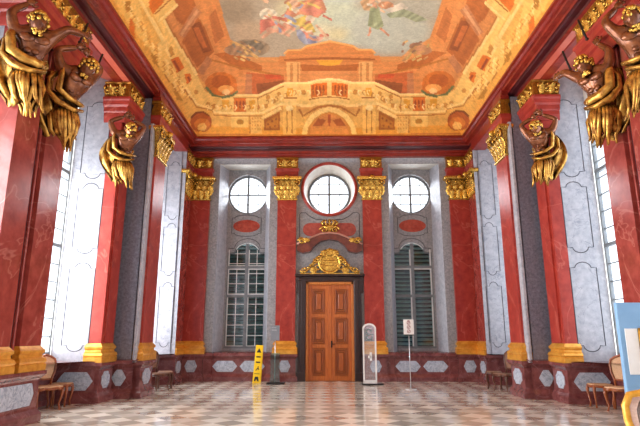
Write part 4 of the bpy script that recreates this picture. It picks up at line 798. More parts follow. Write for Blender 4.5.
def hexline(mb, o, t, n, pts, r=.012):
    mb.tube([Vector(o)+Vector(t)*a+Vector((0,0,b))+Vector(n)*.004 for a, b in pts], r, 4, closed=True)
def notched(x0, x1, z0, z1, k=.12):   # panel outline with rounded shoulders, as inlaid in the marble
    cx = (x0+x1)/2; w = (x1-x0)/2-k; p = []
    p += [(x0,z0+k),(x0+k,z0+k)]+[(cx-w*math.cos(PI*i/8), z0+k-k*1.1*math.sin(PI*i/8)) for i in range(1,8)]+[(x1-k,z0+k),(x1,z0+k)]
    p += [(x1,z1-k),(x1-k,z1-k)]+[(cx+w*math.cos(PI*i/8), z1-k+k*1.1*math.sin(PI*i/8)) for i in range(1,8)]+[(x0+k,z1-k),(x0,z1-k)]
    return p

# ------------------------------------------------------------------ side walls
NICHES = [(1.9,5.0),(5.6,8.25),(10.0,12.5),(14.5,17.25)]
for sx in X:
    S_ = SIDE[sx]
    wb = MB(); rv = MB(); so = MB(); ln = MB(); sl = MB()
    # outer wall with its openings
    prevy = -5
    WZ0, WZ1 = 1.05, 7.3
    for (a, b) in NICHES:
        NE, ZT = (5.0, 7.92) if b > 17 else (5.5, 8.2)
        wb.quad((-XO,prevy,0),(-XO,a+.12,0),(-XO,a+.12,8.5),(-XO,prevy,8.5)); prevy = b-.12
        wb.quad((-XO,a+.12,0),(-XO,b-.12,0),(-XO,b-.12,WZ0),(-XO,a+.12,WZ0)); wb.quad((-XO,a+.12,WZ1),(-XO,b-.12,WZ1),(-XO,b-.12,8.5),(-XO,a+.12,8.5))
        # reveals of the niche, splayed a little
        rv.quad((-XO,b-.1,.9),(-NE,b,.9),(-NE,b,ZT),(-XO,b-.1,ZT+.15)); rv.quad((-5.5,a,0),(-XO,a+.1,0),(-XO,a+.1,8.35),(-5.5,a,8.2))
        so.quad((-5.2,a-.6,7.91),(-5.2,b+.6,7.91),(-5.6,b+.6,7.93),(-5.6,a-.6,7.93)); so.quad((-5.6,a,7.93),(-5.6,b,7.93),(-XO-.02,b,8.3),(-XO-.02,a,8.3))
        for z0, z1 in ((5.35,7.4),(3.45,5.2),(1.15,3.2)):
            if b < 17: hexline(ln, (-XO,b-.1,0), (1.,.1,0), (0,-1,0), notched(.2,.8,z0,z1), .009)
            else: hexline(ln, (-5.62,b-.1+.1*.88/1.5,0), (1.,.0667,0), (0,-1,0), notched(.0,.5,z0,z1), .009)
    wb.quad((-XO,prevy,0),(-XO,19.3,0),(-XO,19.3,8.5),(-XO,prevy,8.5))
    w = wb.build('wall_'+S_, M['plaster'], None, sx); struct(w)
    # plain piers between the near niches (behind the camera)
    for (y0, y1) in ((-4.9,1.9),(5.0,5.6)):
        rv.quad((-5.42,y0,0),(-5.42,y1,0),(-5.42,y1,8.2),(-5.42,y0,8.2))
    r = rv.build('niche_reveal', M['reveal'], w, sx)
    lt = MB(); lt.box(-5.45,-4.98,14.36,17.34,7.8,8.16, bev=.02); lt.build('lintel', M['cornice'], w, sx)
    so.build('niche_soffit', M['soffit'], w, sx)
    ln.build('inlay_line', M['line'], w, sx)
    # dark slab on the flank of the projecting pilaster, with pale edge strip
    sl.quad((-5.6,13.36,.8),(-4.98,13.36,.8),(-4.98,13.36,7.95),(-5.6,13.36,7.95))
    sl.build('dark_slab', M['slab'], w, sx)
    MB().box(-4.95,-4.86,13.33,13.6,.85,7.2, bev=.02).build('edge_strip', M['reveal'], w, sx)
    fil = MB(); fil.quad((-5.6,14.45,0),(-4.9,14.45,0),(-4.9,14.45,7.95),(-5.6,14.45,7.95)); fil.quad((-5.55,12.5,0),(-5.55,13.4,0),(-5.55,13.4,8),(-5.55,12.5,8)); fil.quad((-5.6,8.25,0),(-5.6,10,0),(-5.6,10,8),(-5.6,8.25,8))
    fil.quad((-5.15,17.2,0),(-5.15,18.5,0),(-5.15,18.5,8),(-5.15,17.2,8))
    fil.build('wall_core', M['slab'], w, sx)
    # low marble dado in the niches
    DP = [(.1,0),(.1,.12),(.06,.17),(.02,.22),(.01,.23),(.01,.73),(.02,.74),(.06,.79),(.1,.82),(.1,.9),(-.05,.93)]
    bb = MB(); pn = MB()
    for (a, b) in NICHES[1:]:
        bb.sweep([(-XO+.1,a+.05),(-XO+.1,b-.14),(-(5.45 if b < 17 else 4.95),b-.06)], DP)
    bb.sweep([(-5.55,13.34),(-4.9,13.34)], DP, cap=False); bb.quad((-5.45,13.28,.88),(-4.8,13.28,.88),(-4.8,13.4,.93),(-5.45,13.4,.93))
    bo = bb.build('baseboard_'+S_, M['dado'], None, sx); struct(bo)
    for (a, b) in NICHES[1:]:
        d = Vector((1.0,.08,0)).normalized(); n = Vector((d.y,-d.x,0))
        pn = MB(); pn.prism(hexp(.12,.92,.28,.68,.2), Vector((-XO+.1,b-.14,0))+n*.008, d, n, (0,0,1), .014); pn.build('dado_panel', M['inlay'], bo, sx, True)
    pn = MB(); pn.prism(hexp(.06,.42,.3,.68,.16, True, True), (-5.48,13.33,0), (1,0,0), (0,-1,0), (0,0,1), .012); pn.build('dado_panel', M['inlay'], bo, sx, True)
    # windows
    for wi, (a, b) in enumerate(NICHES[1:]):
        fr = MB(); y0, y1 = a+.12, b-.12; xw = -XO-.06; fw_ = .05
        T_ = None
        fr.box(xw-.04,xw+.04,y0,y0+.07,WZ0,WZ1); fr.box(xw-.04,xw+.04,y1-.07,y1,WZ0,WZ1); fr.box(xw-.05,xw+.05,(y0+y1)/2-.05,(y0+y1)/2+.05,WZ0,WZ1)
        for z in (WZ0,3.55,5.4,WZ1-.07): fr.box(xw-.045,xw+.045,y0,y1,z,z+.08)
        z = WZ0+.42
        while z < WZ1: fr.box(xw-.02,xw+.02,y0,y1,z-.012,z+.012); z += .42
        for q in (.25,.75): fr.box(xw-.02,xw+.02,y0+(y1-y0)*q-.012,y0+(y1-y0)*q+.012,WZ0,WZ1)
        wo = fr.build('window_%d' % (wi+1+(3 if sx > 0 else 0)), M['frame_grey'], None, sx); struct(wo)
        g = MB(); g.quad((xw,y0,WZ0),(xw,y1,WZ0),(xw,y1,WZ1),(xw,y0,WZ1)); g.build('window_pane', M['glass'], wo, sx)
    # ---- piers
    side_txt = S_
    # broad pier with two figures
    P = rectL(5.40, 8.2, 9.85, 5.9)
    root = thing('marble_pier', 'broad red marble pier nearest the viewer on the %s wall, carrying two bronze figures' % side_txt, 'pier', (5.40*sx,9.12,0))
    MB().sweep(P, PED).build('pedestal', M['dado'], root, sx)
    ped_panel(root, P, sx, 'hex', 1, .14)
    core = MB().sweep(rectL(5.49,8.25,9.8,5.9), [(0,.9),(0,7.2)]); core.build('groove', M['groove'], root, sx)
    for (y0, y1) in ((8.2,8.86),(9.16,9.85)):
        Q = rectL(5.40,y0,y1,5.85)
        MB().sweep(Q, BAS).build('base', M['ochre'], root, sx)
        MB().sweep(Q, [(0,1.3),(0,7.0)]).build('shaft', M['red2'], root, sx)
    mouth = MB()
    for y in (8.94,9.08): mouth.box(-5.50,-5.45,y-.025,y+.025,1.2,6.9, bev=.01)
    mouth.build('fillet', M['red2'], root, sx)
    atlas_block(rectL(5.36,8.15,9.9,5.9), root, sx)
    # pilaster with one figure
    P = rectL(5.40, 12.48, 13.2, 5.75)
    root = thing('atlas_pilaster', 'red marble pilaster with one bronze figure, halfway along the %s wall' % side_txt, 'pilaster', (5.40*sx,12.94,0))
    MB().sweep(P, PED).build('pedestal', M['dado'], root, sx); ped_panel(root, P, sx)
    MB().sweep(P, BAS).build('base', M['ochre'], root, sx)
    sh = MB().sweep(P, [(0,1.3),(0,7.0)]); sh.sweep(rectL(5.36,12.6,13.08,5.6), [(0,1.34),(0,6.9)]); sh.build('shaft', M['red'], root, sx)
    atlas_block(rectL(5.34,12.46,13.3,5.85), root, sx)
    # projecting pilaster with a gilded capital
    pilaster(rectL(4.80,13.52,14.38,5.0), sx, 'slim red pilaster with gilded capital projecting from the %s wall, past the single figure' % side_txt)
    # corner pilaster on the side wall
    pilaster(rectL(5.04,17.36,18.2,5.14), sx, 'narrow dark red pilaster ending the %s wall beside the room corner' % side_txt, red='red2')
    # corner pilaster on the back wall
    pilaster(rectB(-5.06,-4.36,18.28), sx, 'red marble pilaster with gilded capital on the end wall in its %s corner' % side_txt, panel='hex')
    pilaster(rectB(-1.88,-1.2,18.28), sx, 'red marble pilaster with gilded capital just %s of the wooden door' % side_txt, panel='hex')

# ------------------------------------------------------------------ back wall
def plate_hole(mb, x0, x1, z0, z1, y, cx, cz, r, n=48):
    vs = []; fs = []; ang = sorted(set([2*PI*i/n for i in range(n)]+[math.atan2(zz-cz, xx-cx) % (2*PI) for xx in (x0,x1) for zz in (z0,z1)]))
    for a in ang:
        c, s_ = math.cos(a), math.sin(a); k = 1e9
        if c > 1e-9: k = min(k, (x1-cx)/c)
        if c < -1e-9: k = min(k, (x0-cx)/c)
        if s_ > 1e-9: k = min(k, (z1-cz)/s_)
        if s_ < -1e-9: k = min(k, (z0-cz)/s_)
        vs += [(cx+r*c,y,cz+r*s_),(cx+k*c,y,cz+k*s_)]
    m_ = len(ang)
    for i in range(m_): j = (i+1) % m_; fs.append((2*i,2*j,2*j+1,2*i+1))
    mb.add(vs, fs)
def ringwall(mb, cx, cz, ra, ya, rb, yb, cz2=None, n=48):
    cz2 = cz if cz2 is None else cz2; vs = []; fs = []
    for i in range(n):
        a = 2*PI*i/n; vs += [(cx+ra*math.cos(a),ya,cz+ra*math.sin(a)),(cx+rb*math.cos(a),yb,cz2+rb*math.sin(a))]
    for i in range(n): j = (i+1) % n; fs.append((2*i,2*i+1,2*j+1,2*j))
    mb.add(vs, fs, True)
def ringbar(mb, cx, cz, r, y, th, n=48, flat=1.): mb.tube([(cx+r*math.cos(2*PI*i/n),y,cz+r*math.sin(2*PI*i/n)) for i in range(n)], th, 8, closed=True)

bw = MB(); line = MB()
RX0, RX1, BX0, BX1, YR = -4.05, -2.18, -3.84, -2.40, 19.1     # recess: front edges, back edges, back plane
for s in (-1, 1):
    q = lambda *p: bw.quad(*[(x if s < 0 else -x, y, z) for x, y, z in p])
    q((-5.6,YB,0),(RX0,YB,0),(RX0,YB,8.1),(-5.6,YB,8.1)); q((RX1,YB,0),(-1.2,YB,0),(-1.2,YB,8.1),(RX1,YB,8.1)); q((RX0,YB,7.7),(RX1,YB,7.7),(RX1,YB,8.1),(RX0,YB,8.1))
# middle bay, with the round opening over the door
OZ = 6.74
plate_hole(bw, -1.2, 1.2, 5.5, 8.1, YB, 0, OZ, .94)
bw.quad((-1.2,YB,0),(-1.1,YB,0),(-1.1,YB,5.5),(-1.2,YB,5.5)); bw.quad((1.1,YB,0),(1.2,YB,0),(1.2,YB,5.5),(1.1,YB,5.5)); bw.quad((-1.1,YB,3.3),(1.1,YB,3.3),(1.1,YB,5.5),(-1.1,YB,5.5))
wall_back = struct(bw.build('wall_back', M['grey']))
rw = MB(); bp = MB(); sf = MB()
WCX = -3.05; WT, WB, WH, WSH = 4.88, 1.06, .735, 4.5        # arched window: top, bottom, half width, springing
OCX, OCZ, OCR = -3.10, 6.74, .765
def arch_pts(hw, zs, zt, n=16, cx=WCX):
    # flat shoulders and a raised segment in the middle
    p = [(cx-hw,zs),(cx-hw*.66,zs+.02)]
    p += [(cx+hw*.66*math.cos(PI-PI*i/n), zs+.02+(zt-zs-.02)*math.sin(PI*i/n)) for i in range(1,n)]
    return p+[(cx+hw*.66,zs+.02),(cx+hw,zs)]
for s in (-1, 1):
    g = lambda mb, *p: mb.quad(*[(x if s < 0 else -x, y, z) for x, y, z in p])
    g(rw,(RX0,YB,.9),(BX0,YR,.9),(BX0,YR,7.7),(RX0,YB,7.7)); g(rw,(BX1,YR,.9),(RX1,YB,.9),(RX1,YB,7.7),(BX1,YR,7.7))
    g(sf,(RX0,YB,7.7),(BX0,YR,7.7),(BX1,YR,7.7),(RX1,YB,7.7))
    t_ = MB()
    plate_hole(t_, BX0, BX1, 5.6, 7.7, YR, OCX, OCZ, OCR)
    t_.quad((BX0,YR,.9),(WCX-WH,YR,.9),(WCX-WH,YR,5.6),(BX0,YR,5.6)); t_.quad((WCX+WH,YR,.9),(BX1,YR,.9),(BX1,YR,5.6),(WCX+WH,YR,5.6)); t_.quad((WCX-WH,YR,.9),(WCX+WH,YR,.9),(WCX+WH,YR,WB),(WCX-WH,YR,WB))
    ap = arch_pts(WH, WSH, WT)
    for i in range(len(ap)-1): t_.quad((ap[i][0],YR,ap[i][1]),(ap[i+1][0],YR,ap[i+1][1]),(ap[i+1][0],YR,5.6),(ap[i][0],YR,5.6))
    ringwall(t_, OCX, OCZ, OCR, YR, OCR-.03, YR+.25)
    if s > 0: t_.mirror()
    bp.add(t_.v, t_.f)
rw.build('recess_reveal', M['reveal'], wall_back); bp.build('recess_back', M['grey'], wall_back); sf.build('recess_soffit', M['plaster'], wall_back)
t_ = MB(); ringwall(t_, 0, OZ, .94, YB, .80, 19.0, OZ-.06); t_.build('round_reveal', M['plaster'], wall_back)
t_ = MB(); ringbar(t_, 0, OZ, .985, YB-.01, .06); t_.build('round_surround', M['red'], wall_back)
for s in (-1, 1):
    li = MB(); pts = notched(-3.72+.06,-2.62+.06,5.12,5.92,.1); li.tube([(a, YR-.004, b) for a, b in pts], .012, 4, closed=True)
    li.tube([(a, YR-.004, b+.16) for a, b in arch_pts(WH*.98, WSH-.02, WT-.02)], .012, 4)
    li.build('inlay_line', M['line'], wall_back, s)
    ov = MB(); ov.prism(ell(-3.11,5.5,.5,.24), (0,YR,0), (1,0,0), (0,-1,0), (0,0,1), .012); ov.build('oval_inlay', M['inlay_red'], wall_back, s, True)
li = MB()
for s in (-1, 1):
    p = [(.15,5.58),(.5,5.6),(.72,5.72),(.86,5.85),(1.02,5.85),(1.08,5.8),(1.08,4.7),(1.0,4.62)]
    li.tube([(a*s,YB-.004,b) for a, b in p], .012, 4)
li.build('inlay_line', M['line'], wall_back)
ov = MB(); pts = [(.72+.24*math.cos(-PI/2+PI*i/10),5.22+.24*math.sin(-PI/2+PI*i/10)) for i in range(11)]+[(-.72+.24*math.cos(PI/2+PI*i/10),5.22+.24*math.sin(PI/2+PI*i/10)) for i in range(11)]
ov.prism(pts, (0,YB,0), (1,0,0), (0,-1,0), (0,0,1), .012); ov.build('oval_inlay', M['inlay_red'], wall_back, -1, True)

# dado of the back wall, under the recesses
DB = [(.1,0),(.1,.13),(.06,.18),(.02,.23),(.01,.24),(.01,.72),(.02,.73),(.06,.79),(.1,.82),(.1,.91),(-.04,.95)]
bd = MB()
for s in (-1, 1):
    t_ = MB(); t_.sweep([(-4.36,18.36),(RX0,18.36),(RX0+.02,18.42),(RX1-.02,18.42),(RX1,18.36),(-1.9,18.36)], DB, cap=False); t_.quad((RX0,18.4,.93),(RX1,18.4,.93),(BX1,YR,.98),(BX0,YR,.98))
    if s > 0: t_.mirror()
    bd.add(t_.v, t_.f)
bdo = struct(bd.build('baseboard_back', M['dado']))
for s in (-1, 1):
    for a, b in ((RX0+.04,-3.16),(-3.08,RX1-.04)):
        t_ = MB(); t_.prism(hexp(a,b,.3,.66,.22), (0,18.41,0), (1,0,0), (0,-1,0), (0,0,1), .012); t_.build('dado_panel', M['inlay'], bdo, s, True)

# round windows and arched windows of the back wall
def round_window(n, cx, cz, r, y):
    fr = MB(); ringbar(fr, cx, cz, r-.02, y, .05)
    fr.box(cx-.035,cx+.035,y-.04,y+.03,cz-r,cz+r); fr.box(cx-r,cx+r,y-.03,y+.02,cz-.022,cz+.022)
    for q in (-.5,.5):
        h = r*math.sqrt(1-q*q)
        fr.box(cx-h,cx+h,y-.015,y+.015,cz+q*r-.01,cz+q*r+.01)
        fr.box(cx+q*r-.01,cx+q*r+.01,y-.015,y+.015,cz-h,cz+h)
    o = struct(fr.build('window_%d' % n, M['frame_grey']))
    g = MB(); g.add([(cx+r*math.cos(2*PI*i/40),y,cz+r*math.sin(2*PI*i/40)) for i in range(40)], [tuple(range(40))]); g.build('window_pane', M['glass'], o)
round_window(7, OCX, OCZ, OCR-.01, YR+.16); round_window(8, -OCX, OCZ, OCR-.01, YR+.16); round_window(9, 0, OZ-.06, .79, 18.98)

def arched_window(n, sx):
    fr = MB(); y = YR+.04; bars = MB()
    x0, x1 = WCX-WH, WCX+WH
    fr.box(x0,x0+.05,y-.04,y+.04,WB,WSH); fr.box(x1-.05,x1,y-.04,y+.04,WB,WSH); fr.box(x0,x1,y-.05,y+.05,WB,WB+.07)
    fr.tube([(a,y,b-.03) for a, b in arch_pts(WH-.02,WSH,WT)], .04, 6)
    fr.box(WCX-.06,WCX+.06,y-.06,y+.05,WB,WT-.04); 
    for z in (3.9,2.85): fr.box(x0,x1,y-.05,y+.05,z,z+.1)
    o = struct(fr.build('window_%d' % n, M['frame_grey'], None, sx))
    wl = MB()      # pale strips standing in for light leaking round the casements, plus glazing bars
    for (c0, c1) in ((x0+.05,WCX-.06),(WCX+.06,x1-.05)):
        for z0, z1 in ((WB+.07,2.85),(2.95,3.9),(4.0,WSH+.1)):
            if sx < 0: wl.box(c0,c0+.03,y-.045,y+.03,z0,z1); wl.box(c0,c1,y-.045,y+.03,z0,z0+.02) 
            else: wl.box(c0,c0+.04,y-.055,y+.03,z0,z1)
            if z0 > 2.9 and z0 < 3.5: wl.box(c0,c1,y-.045,y+.03,z1-.035,z1)
    wl.tube([(a,y-.045,b-.045) for a, b in arch_pts(WH-.06,WSH,WT)][3:-3], .018, 5)
    for k in range(1,10):
        z = WB+.07+k*.37
        if z < 4.6 and sx < 0: wl.box(x0+.05,x1-.05,y-.012,y+.012,z-.012,z+.012)
    for c in (((x0+WCX)/2,(x1+WCX)/2) if sx < 0 else ()): wl.box(c-.012,c+.012,y-.012,y+.012,WB,WSH+.1)
    wl.build('glazing_bar_light_strip', M['frame'], o, sx)
    g = MB(); ap = arch_pts(WH-.02,WSH,WT); g.add([(a,y,b) for a, b in [(x0,WB),(x1,WB)]+ap[::-1]], [tuple(range(len(ap)+2))]); g.build('window_pane', M['glass_teal'], o, sx)
    bl = MB(); yb = YR+.17
    z = WB
    while z < WT+.05:
        T_ = Matrix.Translation((WCX,yb,z)) @ Matrix.Rotation(-1.12 if sx > 0 else -.9, 4, 'X')
        bl.box(-WH-.1,WH+.1,-.01,.01,-.085,.085, T_); z += .15
    b = bl.build('slatted_blind', M['slat'] if sx > 0 else M['slat_dark'], None, sx)
    tag(b, 'dark teal slatted blind closed behind the arched window %s of the door' % SIDE[sx], 'blind')
    back = MB(); back.box(WCX-WH-.2,WCX+WH+.2,YR+.42,YR+.46,.8,WT+.25); back.build('blind_light_block', M['shade'], b, sx)  # dark sheet added behind the slats to block the sky light
arched_window(10, -1); arched_window(11, 1)

# ------------------------------------------------------------------ door
dr = thing('door_1', 'tall oak double door with carved panels in a dark marble frame on the end wall', 'door', (0,18.4,0)); dr['kind'] = 'structure'
fr = MB()
for s in (-1, 1):
    a, b = sorted((s*.83, s*1.1)); fr.box(a,b,18.26,18.45,0,3.5, bev=.02); a, b = sorted((s*.85, s*1.0)); fr.box(a,b,18.22,18.45,0,3.4, bev=.02)
    a, b = sorted((s*1.08, s*1.17)); fr.box(a,b,18.27,18.45,2.95,3.55, bev=.02)
    a, b = sorted((s*.84, s*1.16)); fr.box(a,b,18.20,18.45,0,.28)
fr.box(-1.17,1.17,18.26,18.45,3.33,3.52, bev=.02); fr.box(-1.1,1.1,18.22,18.45,3.36,3.46, bev=.02); fr.box(-1.22,1.22,18.18,18.45,3.52,3.6, bev=.02)
fr.build('door_frame', M['darkwood'], dr)
jb = MB()
for s in (-1, 1):
    a, b = sorted((s*.745, s*.835)); jb.box(a,b,18.3,18.5,0,3.36, bev=.012)
jb.box(-.83,.83,18.3,18.5,3.24,3.36, bev=.012); jb.build('door_jamb', M['wood2'], dr)
for s in (-1, 1):
    lf = MB(); a, b = sorted((s*.0, s*.745)); lf.box(a,b,18.43,18.47,.0,3.3)
    a, b = sorted((s*.0, s*.05)); lf.box(a,b,18.365,18.42,.02,3.2, bev=.01)
    for z0, z1 in ((.02,.18),(1.08,1.22),(2.1,2.24),(3.08,3.24)): a, b = sorted((s*.02, s*.745)); lf.box(a,b,18.394,18.44,z0,z1, bev=.01)
    for xx in (.11,.68): a, b = sorted((s*(xx-.06), s*(xx+.065))); lf.box(a,b,18.386,18.441,.01,3.26, bev=.01)
    l = lf.build('door_leaf', M['wood'], dr)
    for z0, z1 in ((.2,1.06),(1.24,2.08),(2.26,3.06)):
        pm = MB(); c = s*.385; hw = .2
        # moulded frame and fielded centre
        for k, (d, y) in enumerate(((0,18.36),(.05,18.385))):
            for xa, xb, za, zb in ((c-hw+d,c+hw-d,z0+d,z0+d+.035),(c-hw+d,c+hw-d,z1-d-.035,z1-d),(c-hw+d,c-hw+d+.035,z0+d,z1-d),(c+hw-d-.035,c+hw-d,z0+d,z1-d)): pm.box(xa,xb,y-(.004 if xb-xa > zb-za else 0),18.44,za,zb, bev=.012)
        pm.box(c-hw+.1,c+hw-.1,18.375,18.44,z0+.12,z1-.12, bev=.03)
        pm.build('door_panel', M['wood3'], l)
hd = MB(); hd.box(.03,.08,18.345,18.37,1.1,1.32, bev=.01); hd.tube([(.055,18.35,1.22),(.055,18.29,1.22),(.16,18.28,1.21)], .012, 6); hd.build('door_handle', M['iron'], dr)

# pediment, cartouche and finial over the door
pd = thing('door_pediment', 'brown marble arched pediment with scrolled ends above the gilded cartouche', 'pediment', (0,18.3,4.4))
def px(x, y): # drawing units of the pediment: x from the middle, y up, in metres
    return (x, y)
top = [(-1.15,4.62),(-1.0,4.74),(-.86,4.74),(-.62,4.88),(-.32,5.0),(0,5.04),(.32,5.0),(.62,4.88),(.86,4.74),(1.0,4.74),(1.15,4.62)]
bot = [(1.15,4.42),(.95,4.33),(.68,4.38),(.54,4.58),(.32,4.76),(0,4.83),(-.32,4.76),(-.54,4.58),(-.68,4.38),(-.95,4.33),(-1.15,4.42)]
pb = MB(); pb.prism(top+bot, (0,18.4,0), (1,0,0), (0,-1,0), (0,0,1), .3); pb.prism([(a*.93,b-.05) for a, b in top]+[(a*.95,b+.05) for a, b in bot], (0,18.12,0), (1,0,0), (0,-1,0), (0,0,1), .05)
for q in (-1, 1): pb.prism([(q*.8+a*.17,4.52+b*.17) for a, b in ell(0,0,1,1,14)], (0,18.1,0), (1,0,0), (0,-1,0), (0,0,1), .08)
pb.build('pediment_body', M['brownred'], pd, -1, True)
pm = MB(); pm.tube([(a,18.09,b+.01) for a, b in top], .035, 6); pm.tube([(a*.97,18.11,b-.1) for a, b in top[1:-1]], .022, 6); pm.build('moulding', M['pale_red'], pd)
for s in (-1, 1):
    og = MB(); c = Vector((s*.98,18.02,4.74)); spiral(og, c, Vector((s,0,0)), Vector((0,0,1)), .13, 1.5, .03, 1)
    for k in range(6): og.blob(c+Vector((s*(.05-.06*k),-.02+.01*k,.02*math.sin(k*2)+.03)), (.07,.06,.05), .35, 4, 1, seed=k)
    leaf(og, c+Vector((s*-.16,0,-.05)), (1,0,0), (0,-1,0), .2, .2, .06)
    og.build('scroll_ornament', M['gold'], pd)
ct = thing('door_cartouche', 'gilded rococo cartouche standing on top of the door frame', 'cartouche', (0,18.3,3.6))
cm = MB(); cm.prism(ell(0,4.0,.36,.3), (0,18.36,0), (1,0,0), (0,-1,0), (0,0,1), .1)
cm.build('shield', M['gold'], ct, -1, True)
sc = MB(); ringbar(sc, 0, 4.0, .36, 18.24, .05, 32)
for s in (-1, 1):
    spiral(sc, (s*.42,18.24,3.86), Vector((s,0,0)), Vector((0,0,1)), .17, 1.5, .04, 1); spiral(sc, (s*.44,18.24,4.14), Vector((s,0,0)), Vector((0,0,1)), .12, 1.4, .035, -1)
    spiral(sc, (s*.92,18.24,3.74), Vector((s,0,0)), Vector((0,0,1)), .12, 1.5, .03, -1)
    sc.tube([(s*.36,18.25,4.2),(s*.56,18.24,4.05),(s*.68,18.24,3.84),(s*.82,18.24,3.7),(s*1.0,18.24,3.66)], [.05,.045,.045,.04,.03], 6)
    for k in range(7): sc.blob((s*(.4+.09*k),18.22,4.1-.065*k+.03*math.sin(k*3)), (.06,.05,.05), .4, 4, 1, seed=k)
    leaf(sc, (s*.56,18.25,3.62), (1,0,0), (0,-1,0), .2, .3, .08); leaf(sc, (s*.2,18.25,4.22), (1,0,0), (0,-1,0), .2, .28, .08)
for k in range(9): a = PI*k/8; sc.blob((.4*math.cos(a),18.22,4.1+.3*math.sin(a)), (.07,.05,.06), .4, 4, 1, seed=k+20)
leaf(sc, (0,18.25,4.26), (1,0,0), (0,-1,0), .34, .3, .1); sc.box(-1.05,1.05,18.2,18.36,3.59,3.63)
sc.build('scrollwork', M['gold'], ct)
for k, w in enumerate((.2,.24,.16)):
    it = MB()
    for j in range(5): it.box(-w+j*w*.42,-w+j*w*.42+w*.3,18.255,18.262,4.08-.085*k-.012,4.08-.085*k+.012)
    it.build('lettering', M['gold_dark'], ct)
fn = thing('crown_finial', 'gilded crown ornament on the middle of the door pediment', 'finial', (0,18.2,5.0))
cm = MB(); cm.lathe([(.05,5.0),(.16,5.03),(.2,5.07),(.12,5.12),(.1,5.16),(.22,5.22),(.26,5.28),(.2,5.33),(.14,5.36),(.1,5.4)], (0,18.22,0), 20, None, 1, .6)
for k in range(7): 
    a = PI*k/6; cm.tube([(.2*math.cos(a),18.22-.12*math.sin(a),5.3),(.3*math.cos(a),18.22-.16*math.sin(a),5.42),(.2*math.cos(a),18.22-.12*math.sin(a),5.52)], .03, 6); cm.blob((.28*math.cos(a),18.22-.15*math.sin(a),5.45), .04, .3, 4, 1)
for s in (-1, 1): spiral(cm, (s*.2,18.15,5.16), Vector((s,0,0)), Vector((0,0,1)), .14, 1.4, .035, 1)
cm.blob((0,18.2,5.5), .07, .2, 4, 2); cm.build('crown', M['gold'], fn)

# ------------------------------------------------------------------ bronze atlas figures
def skin(vs, es, rs, lv=2):
    me = bpy.data.meshes.new('tmp'); me.from_pydata(vs, es, []); o = bpy.data.objects.new('tmp', me); COL.objects.link(o)
    m_ = o.modifiers.new('s', 'SKIN'); m_.use_smooth_shade = True; sb = o.modifiers.new('u', 'SUBSURF'); sb.levels = lv
    sv = me.skin_vertices[0].data
    for i, r in enumerate(rs): sv[i].radius = (r, r*.9) if not isinstance(r, tuple) else r
    sv[0].use_root = True
    dg = bpy.context.evaluated_depsgraph_get(); ev = o.evaluated_get(dg); m2 = ev.to_mesh()
    V = [tuple(v.co) for v in m2.vertices]; F = [tuple(p.vertices) for p in m2.polygons]; ev.to_mesh_clear()
    bpy.data.objects.remove(o); bpy.data.meshes.remove(me); return V, F

def hand(mb, p, d, palm, sz=1.):
    # p wrist, d direction of the fingers, palm = palm normal; palm with five separate fingers
    p, d, n = Vector(p), Vector(d).normalized(), Vector(palm); n = (n-d*n.dot(d)).normalized(); t = d.cross(n)
    T_ = Matrix(((t.x,d.x,n.x,p.x),(t.y,d.y,n.y,p.y),(t.z,d.z,n.z,p.z),(0,0,0,1)))
    mb.blob((0,.05*sz,0), (.05*sz,.065*sz,.024*sz), 0, 1, 2, T_)
    for k, (x, l) in enumerate(((-.036,.062),(-.012,.075),(.012,.078),(.036,.068))):
        mb.tube([(x*sz,.085*sz,0),(x*1.15*sz,(.1+l*.5)*sz,.012*sz),(x*1.2*sz,(.1+l*.85)*sz,.04*sz),(x*1.2*sz,(.1+l*.9)*sz,.065*sz)], [.014*sz,.013*sz,.011*sz,.008*sz], 6, T=T_)
    mb.tube([(-.04*sz,.03*sz,.005*sz),(-.075*sz,.06*sz,.02*sz),(-.08*sz,.1*sz,.035*sz)], [.017*sz,.014*sz,.01*sz], 6, T=T_)

def head(body, hair, beard, c, R_, r=.125, seed=0):
    T_ = Matrix.Translation(c) @ R_.to_4x4()
    bm = bmesh.new(); bmesh.ops.create_icosphere(bm, subdivisions=3, radius=1); vs = []
    for v in bm.verts:
        x, y, z = v.co; f = max(0, -y)                      # face looks along -y
        X_ = x*(.78-.12*max(0,-z)); Z_ = z*1.12; Y_ = y*.94
        nose = math.exp(-((x/.16)**2+((z+.05)/.26)**2)); Y_ -= f*.24*nose*(1 if z < .15 else .6)
        for e in (-1, 1): Y_ += f*.12*math.exp(-(((x-e*.3)/.15)**2+((z-.14)/.12)**2))
        Y_ -= f*.07*math.exp(-(((z-.3)/.1)**2+(x/.5)**2)); Y_ += f*.06*math.exp(-(((z+.42)/.05)**2+(x/.22)**2)); Y_ -= f*.08*math.exp(-(((z+.66)/.14)**2+(x/.3)**2))
        vs.append((X_*r, Y_*r, Z_*r))
    bm.verts.index_update(); body.add(vs, [[v.index for v in f.verts] for f in bm.faces], True, T_); bm.free()
    for s in (-1, 1): body.blob((s*r*.8,0,.02*r), (r*.1,r*.17,r*.24), 0, 1, 1, T_)     # ears
    rnd = random.Random(seed)
    for k in range(46):
        a = rnd.uniform(0,2*PI); e = rnd.uniform(.12,1.45); d = Vector((math.cos(a)*math.cos(e)*.86, math.sin(a)*math.cos(e), math.sin(e)*1.12))
        if d.y < -.62 and d.z < .55: continue
        hair.blob(d*r*1.02, r*rnd.uniform(.2,.3), .35, 4, 1, T_, k)
    for k in range(16):
        a = rnd.uniform(.15,PI-.15); hair.blob((math.cos(a)*r*.84, math.sin(a)*r*.9, rnd.uniform(-.5,.15)*r), r*.24, .35, 4, 1, T_, k)
    for k in range(14): a = rnd.uniform(-1,1); beard.blob((a*r*.5, -r*(.8-.3*abs(a)), -r*rnd.uniform(.55,1.05)), r*.2, .3, 4, 1, T_, k)

